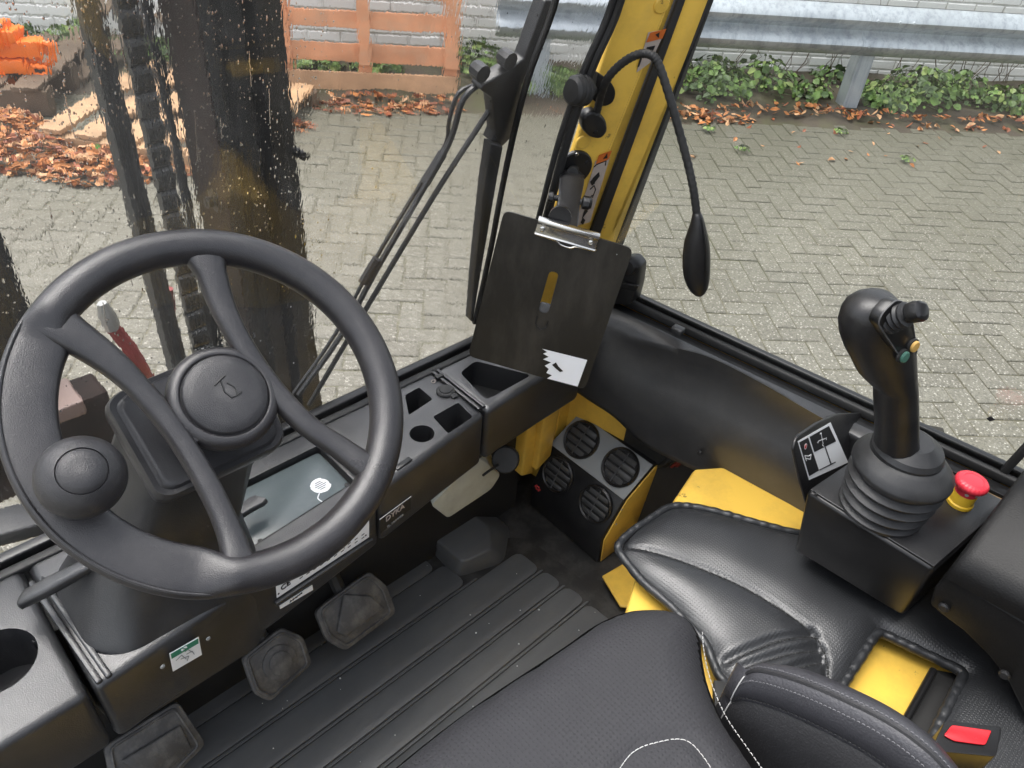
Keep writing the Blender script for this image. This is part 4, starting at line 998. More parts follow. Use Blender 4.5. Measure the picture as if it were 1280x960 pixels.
b = MB(); b.loft(rings); b.build('shroud', 'shroud', sc_, smooth=60)
mid = [cT + (p - cT) * .95 - WNR * .024 for p in rt]
c2 = cT + V((.0, .0, 0)) - WNR * .055
low = [cT + (p - cT) * .86 - WNR * .070 for p in rt]
pc = V((.135, .605, 0))
ped = []
for z, w, h, cx, cy in ((.50, .150, .115, .130, .603), (.46, .180, .148, .114, .594), (.42, .188, .160, .104, .590), (.350, .190, .160, .102, .590)):
    r_ = rrect((cx, cy, z), WX, V((0, 1, 0)), w, h, .045, 9)
    ped.append(r_)
NP = len(ped[0])
def resample(poly, n, ref):
    L_ = [0]; 
    for a, c in zip(poly, poly[1:] + poly[:1]): L_.append(L_[-1] + (c - a).length)
    out = []
    for k in range(n):
        d = L_[-1] * k / n
        for i in range(len(poly)):
            if L_[i] <= d <= L_[i + 1]:
                t = (d - L_[i]) / max(1e-9, L_[i + 1] - L_[i]); out.append(poly[i].lerp(poly[(i + 1) % len(poly)], t)); break
    c = sum(out, V()) / n
    k0 = min(range(n), key=lambda i: ((out[i] - c).normalized() - (ref[0] - sum(ref, V()) / len(ref)).normalized()).length)
    out = out[k0:] + out[:k0]
    if ((out[n // 4] - c).cross(out[0] - c)).dot((ref[n // 4] - sum(ref, V()) / n).cross(ref[0] - sum(ref, V()) / n)) < 0: out = [out[0]] + out[1:][::-1]
    return out
ml = [resample(mid, NP, ped[0]), resample(low, NP, ped[0])]
b = MB(); b.loft(ml + ped); b.build('pedestal', 'dash', sc_, smooth=70)
# levers
a, c = atz(94, 716, .500), atz(24, 752, .478)
b = MB(); ring = lambda p, w, h: rrect(p, V((.55, .83, 0)), V((0, 0, 1)), w, h, min(w, h) * .35, 3)
b.loft([ring(lin(a, c, -.5), .012, .010), ring(a, .018, .014), ring(lin(a, c, .5), .021, .014), ring(lin(a, c, .92), .019, .013), ring(c, .010, .008)]); b.build('left_lever', 'dash', sc_, smooth=60, bevel=0)
a, c = atz(285, 650, .468), atz(326, 624, .468)
b = MB(); b.loft([rrect(lin(a, c, t), V((-.5, .85, 0)), V((0, 0, 1)), w, .009, .004, 3) for t, w in ((-1.6, .016), (.5, .018), (.85, .022), (1, .018))]); b.build('right_lever', 'dash', sc_)
# little wire by the spinner knob
# wheel
sw = thing('steering_wheel', 'large black soft grip steering wheel with a spinner knob on its left', 'steering wheel', WC)
a0, a1 = wang(70, 395), wang(300, 725)        # flat section runs counter clockwise from a0 (left) to a1 (bottom)
rings = []; NR, NS = 128, 20
for i in range(NR):
    th = 360 * i / NR
    d = (th - a0) % 360; span = (a1 - a0) % 360
    f = 0.
    if d < span: f = min(1, d / 10, (span - d) / 14)
    f = f * f * (3 - 2 * f)
    ca, sa = math.cos(R(th)), math.sin(R(th)); er = WX * ca + WY * sa
    A_, B2 = .0152 + .0048 * f, .0152 - .0066 * f; off = -.004 * f; Rr = WR - .003 * f
    ring_ = []
    for k in range(NS):
        p = 2 * math.pi * k / NS; e = 1 - .35 * f
        cx, cy = math.cos(p), math.sin(p)
        cx = math.copysign(abs(cx) ** e, cx); cy = math.copysign(abs(cy) ** e, cy)
        ring_.append(WC + er * (Rr + A_ * cx) + WNR * (off + B2 * cy))
    rings.append(ring_)
b = MB(); b.loft(rings, loop=True); b.build('rim', 'wheel', sw, smooth=60)
# fine seam on the flat part of the rim
b = MB(); pts = []
for k in range(40):
    th = a0 + ((a1 - a0) % 360) * (.03 + .94 * k / 39); er = WX * math.cos(R(th)) + WY * math.sin(R(th)); pts.append(WC + er * (WR + .0135) + WNR * .0035)
b.tube(pts, .0012, 6); b.build('rim_seam', 'wheel', sw)
def spoke(pts, ws_, name='spoke'):
    path = spline([wpx(x, y, o) for x, y, o in pts], 6); n = len(path); rg = []
    for i, p in enumerate(path):
        t = (path[min(n - 1, i + 1)] - path[max(0, i - 1)]).normalized(); s_ = t.cross(WNR).normalized(); f = i / (n - 1) * (len(ws_) - 1); k = min(int(f), len(ws_) - 2)
        w, h = [ws_[k][j] + (ws_[k + 1][j] - ws_[k][j]) * (f - k) for j in (0, 1)]
        rg.append([p + s_ * (w * math.copysign(abs(math.cos(q)) ** .65, math.cos(q))) + t.cross(s_) * -(h * math.copysign(abs(math.sin(q)) ** .8, math.sin(q))) for q in [6.2832 * j / 16 for j in range(16)]])
    b = MB(); b.loft(rg); return b.build(name, 'wheel', sw, smooth=60)
spoke([(56, 396, -.002), (84, 414, 0), (150, 462, -.003), (210, 528, -.005), (255, 598, -.005), (285, 660, -.003), (297, 700, 0), (301, 716, -.002)], [(.020, .010), (.014, .009), (.0092, .0085), (.0090, .0085), (.0092, .0085), (.0115, .009), (.021, .010)])
spoke([(251, 306, -.002), (262, 335, 0), (282, 392, -.003), (322, 462, -.005), (375, 524, -.005), (425, 560, -.003), (458, 583, 0), (482, 592, -.002)], [(.024, .011), (.0125, .009), (.0095, .0085), (.0095, .0085), (.0095, .0085), (.0115, .009), (.019, .010)])
hc = wpx(281, 495, 0)
b = MB(); b.lathe(hc, WNR, [(.030, -.052), (.034, -.036), (.0430, -.014), (.0445, -.006), (.0425, .001), (.0365, .0045), (.0345, .0035), (.0342, .0022)], 48, cap=(1, 1)); b.build('hub', 'wheel', sw, smooth=60)
b = MB(); b.lathe(hc, WNR, [(.0335, .001), (.0335, .0055), (.0320, .0072), (.024, .0092), (.012, .0103), (0, .0106)], 48); hp_ = b.build('horn_pad', 'pad', sw, smooth=60)
def hl(pts, r=.0008): 
    b = MB(); b.tube([wpx(x, y, .0106) for x, y in pts], r, 5); return b
b = MB()
for pts in ([(281, 469), (268, 482)], [(276, 476), (281, 490), (290, 497), (297, 494), (294, 484), (284, 478)], [(297, 494), (302, 490)]): b.add(hl(pts).v, hl(pts).f)
b.build('horn_symbol', 'rubber', hp_)
for pts in ([(240, 470), (262, 488)], [(325, 478), (308, 492)], [(232, 545), (258, 525)]):
    b = MB(); a, c = wpx(*pts[0], -.004), wpx(*pts[1], -.006); b.beam(a, c, .022, .012, WNR); b.build('web', 'wheel', sw, bevel=.004)
kc = wpx(102, 594, .034) - WNR * .034
b = MB(); b.lathe(kc, WNR, [(q * .80, h * .92) for q, h in [(.013, -.004), (.012, .012), (.022, .014), (.032, .019), (.0362, .027), (.0365, .033), (.034, .041), (.028, .0475), (.0205, .0512), (.0198, .0500), (.0190, .0514), (.010, .0530), (0, .0535)]], 44); b.build('spinner_knob', 'pad', sw, smooth=60)

# ================================================================== HEATER
ht = thing('cab_heater', 'black heater box with four round air vents and a grey top strip on the floor', 'heater', (.85, .56, 0))
b0, b1 = V((.80, .671, 0)), V((.799, .490, 0)); m0, m1 = atz(688, 555, .155), atz(780, 625, .155); t0, t1 = atz(724.8, 516.4, .215), atz(816.6, 581.4, .215)
X = V((.12, 0, 0))
hb = MB(); hb.add([b0, b1, m1, m0, b0 + X, b1 + X, m1 + X, m0 + X], [(0, 1, 2, 3), (4, 7, 6, 5), (0, 4, 5, 1), (0, 3, 7, 4)]); 
bb0, bb1 = b0 + X, b1 + X
hb = MB(); e_ = V((.045, 0, 0)); k_ = V((-.006, 0, .07)); hb.loft([[b0, b0 + k_, m0, t0, t0 + e_, bb0], [b1, b1 + k_, m1, t1, t1 + e_, bb1]]); hb.build('housing', 'plastic', ht, bevel=.003)
b = MB(); yv = V((0, -.0015, 0)); b.prism([b1 + yv + V((.004, 0, .004)), b1 + k_ + yv + V((.004, 0, 0)), m1 + yv + V((.004, 0, -.002)), t1 + yv + V((.002, 0, -.004)), t1 + V((.043, 0, -.004)) + yv, bb1 + yv + V((0, 0, .004))], V((0, -.0025, 0))); b.build('end_panel', 'yellow', ht, bevel=.001)
sn = (m1 - m0).cross(t0 - m0).normalized()
if sn.dot(CAM - m0) < 0: sn = -sn
b0k, b1k = b0 + k_, b1 + k_
fn2 = (b1k - b0k).cross(m0 - b0k).normalized()
if fn2.dot(CAM - b0) < 0: fn2 = -fn2
b = MB(); b.prism([m0, m1, t1, t0], sn * .0022); b.build('top_strip', 'silver', ht, bevel=.0008)
def vent(px, py, p0, n_, r, up):
    c = on((px, py), p0, n_); ux = V((0, -1, 0)); ux = (ux - n_ * ux.dot(n_)).normalized(); uy = n_.cross(ux)
    v = MB(); v.lathe(c, n_, [(r * 1.0, -.001), (r * 1.02, .004), (r * .95, .0065), (r * .88, .0045), (r * .88, .0006), (r*.5,.0005),(0, .0005)], 32); vo = v.build('air_vent', 'plastic', ht)
    v = MB(); v.lathe(c + n_ * .0007, n_, [(r * .87, 0), (r * .87, .0003), (0, .0003)], 28); v.build('vent_throat', 'rubber', vo)
    for k in (-.6, -.22, .17, .55):
        w = math.sqrt(max(.01, .84 ** 2 - k * k)) * r; v = MB(); e = (uy * .85 + n_ * .28).normalized()
        v.box(c + uy * (k * r) + n_ * .0036, (2 * w, .0105, .0014), (ux, e, ux.cross(e))); v.build('vane', 'vane', vo, bevel=.0003, seg=1)
    v = MB(); v.box(c + n_ * .0056, (.0016, 1.72 * r, .002), (ux, uy, n_)); v.build('crossbar', 'vane', vo)
vent(727.5, 550, m0 + sn * .0022, sn, .0355, 0); vent(776, 584.5, m0 + sn * .0022, sn, .0355, 0)
vent(698, 593, b0k, fn2, .0350, 0); vent(745, 630, b0k, fn2, .0350, 0)
q = on((672, 610), b0k + fn2 * .0006, fn2); b = MB()
for a in range(6):
    an = a * 1.047; u_ = V((0, math.cos(an), math.sin(an))); b.beam(q + u_ * .003, q + u_ * .0075, .0028, .0006, fn2)
b.tube([q + V((0, .0038 * math.cos(a * .785), .0038 * math.sin(a * .785))) for a in range(8)], .0008, 5, True); b.build('red_emblem', 'redink', ht)
for px, py in ((777, 637), (770, 655), (806, 648)):
    b = MB(); b.lathe(aty(px, py, .467), (0, -1, 0), [(.0016, 0), (.0014, .0012), (0, .0015)], 8); b.build('screw', 'silver', ht)
for px, py in ((686, 610), (770, 585), (676, 640)): pass

# ================================================================== SIDE TRIM PANEL
tpn = thing('side_trim_panel', 'moulded black plastic side panel below the side window sill', 'trim panel', (.87, .4, .3))
Tt = [(738, 372), (766, 384), (800, 401), (850, 424), (900, 447), (950, 470), (1000, 493), (1052, 517), (1110, 545), (1180, 578)]
Rr = [(735, 402), (760, 410), (790, 425), (840, 434), (890, 448), (950, 478), (1000, 507), (1048, 534), (1100, 562), (1170, 596)]
B_ = [(712, 484), (735, 500), (768, 522), (805, 556), (860, 584), (920, 612), (965, 633), (1010, 655), (1070, 690), (1120, 720)]
def up_(L_, n=5):
    return spline([V((x, y, 0)) for x, y in L_], n)
T_, R_, Bm = up_(Tt), up_(Rr), up_(B_)
rows = []
for k in range(len(T_)):
    a = on((T_[k].x, T_[k].y), V((sA.x, sA.y, 0)) - SDN * .034, SDN); a.z = min(a.z, .49)
    r = on((R_[k].x, R_[k].y), V((sA.x, sA.y, 0)) - SDN * .052, SDN)
    c = on((Bm[k].x, Bm[k].y), V((sA.x, sA.y, 0)) - SDN * .066, SDN)
    col = [a + SDN * .004, a]
    for t in (.35, .7): col.append(a.lerp(r, t) + SDN * -.004 * math.sin(t * 3.14))
    col.append(r)
    for t in (.06, .14, .25, .4, .55, .7, .85, .95):
        s = k / len(T_); dent = .012 * math.exp(-((t - .25) / .2) ** 2) * min(1, max(0, (s - .12) * 6))
        col.append(r.lerp(c, t) + SDN * (dent * 1. - .008 * math.sin(min(1, t * 1.0) * 3.14)))
    col += [c, c + SDN * .02 + V((0, 0, -.004))]
    rows.append(col)
b = MB(); b.loft(rows, closed=False); b.build('panel', 'dash', tpn, smooth=80)
b = MB(); b.lathe(on((875, 566), V((sA.x, sA.y, 0)) - SDN * .074, SDN), -SDN, [(.004, .0), (.0035, .003), (0, .003)], 10); b.build('screw', 'plastic', tpn)
MB().box8([V((.885, .62, .05)), V((.93, .62, .05)), V((.99, -.4, .05)), V((.945, -.4, .05))], [V((.885, .62, .30)), V((.93, .62, .30)), V((.99, -.4, .30)), V((.945, -.4, .30))]).build('backing', 'rubber', tpn, smooth=0)

# ================================================================== JOYSTICK CONSOLE
JZ = .50
jc = thing('joystick_console', 'black metal box carrying the joystick, with a pictogram plate behind it', 'control console', (.79, .11, .40))
c1, c2_, c3, c4 = atz(1008, 613, JZ), atz(1168, 713, JZ), atz(1262, 630, JZ), atz(1105, 548, JZ)
d1_, d2_ = atz(992, 689, .400), atz(1127, 771, .400)
b = MB(); b.box8([d1_, d2_, d2_ + (c3 - c2_), d1_ + (c4 - c1)], [c1, c2_, c3, c4]); b.build('box', 'gloss', jc, bevel=.006, seg=3)
b = MB(); inn = lambda p: p.lerp((c1 + c3) / 2, .03) + V((0, 0, .0005)); b.prism([inn(p) for p in (c1, c2_, c3, c4)], V((0, 0, .0022))); b.build('top_plate', 'plastic', jc, bevel=.001)
def screw(px, py, r=.0042):
    p = atz(px, py, JZ + .0027); b = MB(); b.lathe(p, (0, 0, 1), [(r, 0), (r * .85, .0016), (r * .4, .0022), (r * .38, .0012), (0, .0012)], 14); return b.build('screw', 'steel' if py > 650 else 'plastic', jc)
screw(1017, 617); screw(1109, 668); screw(1182, 598)
# upright plate with pictograms at the front end of the box
pn = V((.12, -.92, .36)).normalized(); pp0 = c1 + V((0.005, .008, 0))
def pl(px, py, o=0.): return on((px, py), pp0 + pn * o, pn)
out = [(992, 560), (997, 545), (1022, 528), (1048, 517), (1075, 516), (1095, 519), (1180, 535), (1184, 560), (1178, 582), (1120, 640), (1012, 640), (1000, 600)]
b = MB(); b.prism(roundpoly([pl(*q) for q in out], .012, 4), pn * -.004); plate = b.build('bracket', 'plastic', jc, bevel=.0015)
def pdec(pts, m_, o, name, par): b = MB(); b.prism([pl(x, y, o) for x, y in pts], pn * .0003); return b.build(name, m_, par, smooth=0)
ins = lambda pts, f: [(sum(p[0] for p in pts) / len(pts) * f + x * (1 - f), sum(p[1] for p in pts) / len(pts) * f + y * (1 - f)) for x, y in pts]
q4 = [(997, 551.5), (1038, 528), (1060, 578), (1011, 600)]
pc_ = pdec(q4, 'white', .0004, 'pictogram_card', plate)
pdec([(999, 553), (1010, 547), (1023.5, 588), (1011.5, 595)], 'ink', .0009, 'card_field', pc_)
pdec([(1012, 546), (1036, 532.5), (1045, 551.5), (1018, 565)], 'ink', .0009, 'card_field', pc_)
pdec([(1031, 559), (1032, 558.5), (1039, 579), (1038, 579.5)], 'ink', .0009, 'card_line', pc_)
pdec([(1024, 587), (1044, 577), (1044.5, 578), (1024.5, 588)], 'ink', .0009, 'card_line', pc_)
def pdisc(px, py, r, m_, o): b = MB(); b.lathe(pl(px, py, o), pn, [(r, 0), (r, .0003), (0, .0003)], 14); b.build('card_dot', m_, pc_, smooth=0)
pdisc(1007, 558, .0036, 'white', .0013); pdisc(1007, 558, .0028, 'redink', .0018)
def pline(segs, m_, w, o, name):
    b = MB()
    for a, c in segs: b.beam(pl(*a, o), pl(*c, o), w, .0003, pn)
    b.build(name, m_, pc_, smooth=0)
pline([((1006, 569.5), (1008, 576)), ((1006, 569.5), (1011, 570)), ((1007, 573), (1013, 574)), ((1011, 570), (1014, 568)), ((1013, 574), (1014, 568))], 'white', .0011, .0014, 'horn_pictogram')
pline([((1027, 545), (1029, 555)), ((1024, 551), (1032, 548)), ((1026, 541), (1027, 545)), ((1025, 542.5), (1027, 541.5)), ((1023, 551), (1022.5, 554)), ((1033, 547), (1033, 550)), ((1028, 556), (1030, 558))], 'white', .0009, .0014, 'arrow_pictogram')
pline([((1085, 521), (1100, 522)), ((1085, 521), (1083, 530))], 'white', .0013, .0009, 'card_frame')

# ================================================================== JOYSTICK
jb = atz(1100, 633, JZ + .003)
js = thing('joystick', 'tall black joystick grip with thumb wheel above a ribbed rubber bellows', 'joystick', jb)
prof = [(.0475, 0), (.048, .004)]
zz = [(.0425, .008), (.0490, .015), (.0496, .017), (.0435, .0225), (.0510, .0305), (.0516, .0325), (.0450, .038), (.0525, .046), (.0531, .048), (.0465, .0535), (.0545, .063), (.0550, .066), (.0545, .069), (.047, .077), (.040, .083), (.036, .086)]
b = MB(); b.lathe(jb, (0, 0, 1), prof + zz, 48); b.build('bellows', 'bellows', js, smooth=50)
hd = V((FW.x, FW.y, 0)).normalized(); sd3 = V((hd.y, -hd.x, 0))
jt = jb + V((0, 0, .086))
b = MB(); b.lathe(jt + V((.002, .004, 0)), (0, 0, 1), [(.0385, -.004), (.039, .003), (.036, .009), (.028, .014), (.022, .018)], 40); b.build('collar', 'bellows', js)
def gring(y, xl_, xr_, depth, n=24, sh=0.):
    a, c = [on((x, y), jt, hd) for x in (xl_, xr_)]; cen = (a + c) / 2; w = (c - a).length / 2
    return [cen + sd3 * (w * math.copysign(abs(math.cos(t)) ** .85, math.cos(t))) + hd * (sh + depth * math.copysign(abs(math.sin(t)) ** .85, math.sin(t))) for t in [6.2832 * k / n for k in range(n)]]
G = [(556, 1092, 1150, .022), (545, 1093, 1149, .020), (520, 1092.5, 1149, .020), (500, 1091.5, 1148.5, .021), (487, 1091.5, 1148, .021), (482, 1090.5, 1148, .022), (479, 1084, 1147.8, .0225), (472, 1076, 1147.5, .023), (464, 1068, 1147, .024), (450, 1061, 1146.5, .026), (436, 1053, 1146, .027), (422, 1048, 1145, .028), (408, 1047, 1142, .028), (394, 1051, 1138, .027), (384, 1058, 1133, .025), (376, 1070, 1127, .021), (371, 1083, 1121, .016), (369, 1095, 1114, .008)]
b = MB(); b.loft([gring(*g_) for g_ in G]); b.build('grip', 'plastic', js, smooth=70)
# thumb panel facing the driver on the right shoulder
tn = (-hd * .82 + sd3 * .55 + V((0, 0, .15))).normalized(); tp_ = on((1125, 410), jt - hd * .0300, hd)
def tpx(px, py, o=0.): return on((px, py), tp_ + tn * o, tn)
tpoly = roundpoly([tpx(*q) for q in ((1118, 374), (1101, 391), (1096, 404), (1124, 446), (1133, 452), (1145, 441), (1139, 402), (1130, 378))], .006)
b = MB(); b.prism([p - tn * .010 for p in tpoly], tn * .0115); b.build('thumb_panel', 'gloss', js, bevel=.0015)
b = MB(); b.tube([p + tn * .0012 for p in tpoly], .0009, 5, True); b.build('edge_highlight', 'vane', js)  # pale bead, a thin highlight painted round the thumb panel
tw0 = tpx(1116, 397, 0); twd = (tpx(1140, 391, .016) - tw0).normalized()
b = MB(); b.lathe(tw0 - twd * .004, twd, [(.0145, 0), (.0145, .003), (.012, .005), (.0135, .008), (.011, .010), (.0125, .013), (.0105, .015), (.0115, .018), (.0085, .019), (.0085, .021)], 24); b.build('wheel_boot', 'bellows', js)
kb = tw0 + twd * .016; b = MB(); kx = twd.orthogonal().normalized(); ky = twd.cross(kx)
b.loft([rrect(kb + twd * h, kx, ky, w, w * 1.05, w * r, 3) for h, w, r in ((0, .013, .3), (.003, .017, .3), (.010, .018, .3), (.014, .0165, .35), (.0155, .012, .4))]); b.build('thumb_wheel', 'gloss', js, bevel=0)
for px, py, m_ in ((1126, 444, 'greenb'), (1138.5, 431, 'yellowb')):
    p = tpx(px, py, .001); b = MB(); b.lathe(p, tn, [(.0074, 0), (.0074, .003), (.0062, .0035)], 20); bz = b.build('button_bezel', 'rubber', js)
    b = MB(); b.lathe(p, tn, [(.0058, .002), (.0058, .0052), (.005, .006), (0, .0062)], 20); b.build('button', m_, bz)

# ================================================================== EMERGENCY STOP
eb = atz(1199, 628, JZ + .003)
es = thing('emergency_stop_button', 'red mushroom emergency stop button on a yellow collar beside the joystick', 'stop button', eb)
b = MB(); b.lathe(eb, (0, 0, 1), [(.0150, 0), (.0150, .004), (.0135, .0055), (.0135, .017), (.0128, .019)], 28); b.build('collar', 'estopy', es)
b = MB(); b.lathe(eb, (0, 0, 1), [(.0128, .017), (.0132, .027), (.0132, .030)], 28); b.build('neck', 'red', es)
rg = []
for r, h, k_ in ((.0130, .0285, 0), (.0180, .0300, 1), (.0190, .0325, 1), (.0186, .0355, .6), (.0165, .0380, 0), (.0110, .0392, 0), (.0107, .0387, 0), (.004, .0392, 0)):
    rg.append([eb + V((math.cos(6.2832 * i / 72) * r * (1 - .035 * k_ * (i % 3 == 0)), math.sin(6.2832 * i / 72) * r * (1 - .035 * k_ * (i % 3 == 0)), h)) for i in range(72)])
b = MB(); b.loft(rg); b.build('mushroom_cap', 'red', es, smooth=40)
for k in range(3):
    a = 3.4 + k * .9; p = eb + V((.0133 * math.cos(a), .0133 * math.sin(a), .024)); b = MB(); b.lathe(p, (math.cos(a), math.sin(a), 0), [(.0022, 0), (.0022, .0003), (.0012, .0003), (0, .0003)], 10); b.build('reset_mark', 'label', es)

# ================================================================== ARMREST SHELL at the right edge
ar = thing('armrest_housing', 'black moulded armrest housing behind the emergency stop', 'armrest', (.8, -.1, .45))
ay = .024
sec = [aty(*q, ay) for q in ((1163, 754), (1182, 716))]
sec = [V((.735, ay, .452)), V((.735, ay, .512)), V((.741, ay, .528)), V((.757, ay, .546)), V((.785, ay, .560)), V((.815, ay, .566)), V((.87, ay, .566)), V((.90, ay, .55)), V((.90, ay, .44))]
up1 = [V((.7335, 0, .500)), V((.7340, 0, .514)), V((.7385, 0, .526)), V((.750, 0, .536)), V((.785, 0, .554)), V((.83, 0, .574)), V((.87, 0, .582)), V((.90, 0, .570)), V((.90, 0, .47))]
def sec_at(y, dz=0., sx=1.): return [V((.8175 + (p.x - .8175) * sx, y, p.z + dz)) for p in up1]
b = MB(); b.loft([sec_at(.022, -.006, .96), sec_at(.019, -.002, .99), sec_at(.010, 0), sec_at(-.06, .008), sec_at(-.16, .018), sec_at(-.45, .03)]); b.build('upper_shell', 'armblack', ar, smooth=50)
lw = [atx(*q, .737) for q in ((1182, 718), (1167, 735), (1161, 756), (1178, 770), (1205, 790), (1235, 820), (1258, 850), (1285, 905), (1420, 1200))]
lwt = [V((.737, -.45, .42)), V((.737, -.45, .525)), V((.737, .0, .5015))]
b = MB(); b.prism(lw + lwt[:2], V((.15, 0, 0))); b.build('lower_shell', 'armblack', ar, bevel=.004)
for px, py in ((1180, 762), (1256, 846)):
    b = MB(); b.lathe(atx(px, py - 3, .7368), (-1, 0, 0), [(.006, -.001), (.006, .002), (.004, .0035), (0, .0035)], 12); b.build('screw', 'plastic', ar)

# ================================================================== LEATHER COVER
LZ = .352
lc = thing('leather_cover', 'black perforated leather cover with piped edge and cut-out over the bonnet', 'cover', (.68, .1, LZ))
op = [(772, 688), (784, 671), (808, 654), (836, 637), (862, 636), (900, 644), (950, 658), (1000, 670), (1060, 676), (1130, 690), (1250, 720), (1340, 790), (1420, 960), (1290, 1120), (1100, 1110), (950, 1020), (905, 930), (905, 862), (896, 845), (888, 825), (880, 806), (858, 782), (834, 757), (806, 733), (786, 710)]
OUT = spline([atz(x, y, LZ) for x, y in op], 4, True)
hole = [atz(*q, LZ) for q in ((1094, 793), (1203, 845), (1158, 934), (1046, 868))]
HOLE = roundpoly(hole, .010, 3)
seam = spline([atz(*q, LZ) for q in ((776, 685), (815, 698), (870, 718), (930, 745), (985, 780), (1015, 805), (1027, 835), (1028, 872))], 5)
folds = [[atz(*q, LZ) for q in L_] for L_ in (((905, 832), (960, 812), (1012, 800)), ((925, 842), (975, 828), (1020, 818)), ((960, 858), (1000, 840), (1024, 832)))]
ex, ey = (min(p.x for p in OUT), max(p.x for p in OUT)), (min(p.y for p in OUT), max(p.y for p in OUT))
st = .0030; nx, ny = int((ex[1] - ex[0]) / st) + 2, int((ey[1] - ey[0]) / st) + 2
OUTp = [(p.x, p.y) for p in OUT]; HOLp = [(p.x, p.y) for p in HOLE]; SEMp = [(p.x, p.y) for p in seam]; FOL = [[(p.x, p.y) for p in f] for f in folds]
idx = {}; vs = []; fs = []
def cov_h(x, y):
    d = pdist(x, y, OUTp); dh = pdist(x, y, HOLp); ds = pdist(x, y, SEMp, False)
    h = .024 * (1 - math.exp(-d / .018)) * (1 - .75 * math.exp(-dh / .014)) 
    h -= .004 * math.exp(-(ds / .0036) ** 2) + .006 * math.exp(-(ds / .020) ** 2)
    for f in FOL: h -= .008 * math.exp(-(pdist(x, y, f, False) / .005) ** 2)
    h += .003 * noise.noise(V((x * 14, y * 14, 0))) * min(1, d / .03)
    return h
ok = {}
for i in range(nx):
    for j in range(ny):
        x, y = ex[0] + i * st, ey[0] + j * st
        ok[i, j] = inpoly(x, y, OUTp) and not inpoly(x, y, HOLp)
def vid(i, j):
    if (i, j) not in idx:
        x, y = ex[0] + i * st, ey[0] + j * st; idx[i, j] = len(vs); vs.append((x, y, LZ + cov_h(x, y)))
    return idx[i, j]
for i in range(nx - 1):
    for j in range(ny - 1):
        c = [(i, j), (i + 1, j), (i + 1, j + 1), (i, j + 1)]
        if sum(ok[q] for q in c) >= 3: fs.append(tuple(vid(*q) for q in c))
b = MB(); b.add(vs, fs); b.fix = False; b.build('pad', 'leather', lc, smooth=80)
def piped(path, r, name, loop=True):
    path = [p.copy() for p in path]; n = len(path); P2 = []; rr = []
    dense = []
    for a, c in zip(path, path[1:] + (path[:1] if loop else [])):
        k = max(1, int((c - a).length / .0016))
        for i in range(k): dense.append(a.lerp(c, i / k))
    for i, p in enumerate(dense):
        s = .5 + .5 * math.sin(i * .62 + 4 * noise.noise(V((i * .05, 2, 0)))); rr.append(r * (.90 + .035 * s + .10 * noise.noise(V((i * .16, 5, 0))))); P2.append(p + V((0, 0, .0006 * s)))
    b = MB(); b.tube(P2, rr, 8, loop); return b.build(name, 'piping', lc, smooth=70)
piped([p + V((0, 0, .004)) for p in OUT], .0062, 'edge_piping'); piped([p + V((0, 0, .007)) for p in HOLE], .0068, 'hole_piping')
for p_, off in ((seam, .003), (folds[0], .004), (folds[1], .003), (folds[2], .003)):
    b = MB(); path = [V((p.x, p.y - off, LZ + cov_h(p.x, p.y - off) + .0006)) for p in spline(p_, 3)]; stitches(b, path, .0007, .004, .002); stuff(b.build('stitching', 'darkthread', lc))
b = MB(); b.tube([atz(1167, 838, LZ + .006), atz(1128, 908, LZ + .006)], .0045, 10); b.build('rod', 'gloss', lc)
b = MB(); q = [atz(*p, HZ + .003) for p in ((1167, 838), (1203, 845), (1158, 934), (1124, 915))]; b.prism(q, V((0, 0, .002))); b.build('dark_insert', 'rubber', lc, smooth=0)

# ================================================================== SEAT
SZ = .455
st_ = thing('driver_seat', 'dark patterned fabric driver seat with a stitched grey vinyl side bolster', 'seat', (.30, .0, .3))
so_ = [(430, 1000), (520, 925), (600, 866), (700, 801), (745, 770), (782, 754), (812, 750), (842, 752), (866, 764), (880, 786), (884, 815), (892, 850), (910, 892), (935, 930), (975, 990), (1010, 1040)]
SO = spline([atz(x, y, SZ - .012) for x, y in so_], 5)
SO = SO + [V((.40, -.38, SZ)), V((-.02, -.38, SZ)), V((.02, .18, SZ)), V((.06, .262, SZ))]
SP = [(p.x, p.y) for p in SO]
ex, ey = (min(p[0] for p in SP), max(p[0] for p in SP)), (min(p[1] for p in SP), max(p[1] for p in SP))
st = .006; nx, ny = int((ex[1] - ex[0]) / st) + 2, int((ey[1] - ey[0]) / st) + 2
idx = {}; vs = []; fs = []; ok = {}
sseam = spline([atz(*q, SZ) for q in ((760, 985), (790, 940), (828, 925), (858, 924), (880, 945), (905, 985))], 5)
SS = [(p.x, p.y) for p in sseam]
def seat_h(x, y):
    d = pdist(x, y, SP); r = .055
    h = 0 if d > r else -(r - math.sqrt(max(0, r * r - (r - d) ** 2))) * .75
    ds = pdist(x, y, SS, False); h -= .004 * math.exp(-(ds / .005) ** 2)
    return h + .003 * noise.noise(V((x * 7, y * 7, 4)))
def vid(i, j):
    if (i, j) not in idx:
        x, y = ex[0] + i * st, ey[0] + j * st; idx[i, j] = len(vs); vs.append((x, y, SZ + seat_h(x, y)))
    return idx[i, j]
for i in range(nx):
    for j in range(ny): ok[i, j] = inpoly(ex[0] + i * st, ey[0] + j * st, SP)
for i in range(nx - 1):
    for j in range(ny - 1):
        c = [(i, j), (i + 1, j), (i + 1, j + 1), (i, j + 1)]
        if all(ok[q] for q in c): fs.append(tuple(vid(*q) for q in c))
b = MB(); b.add(vs, fs)
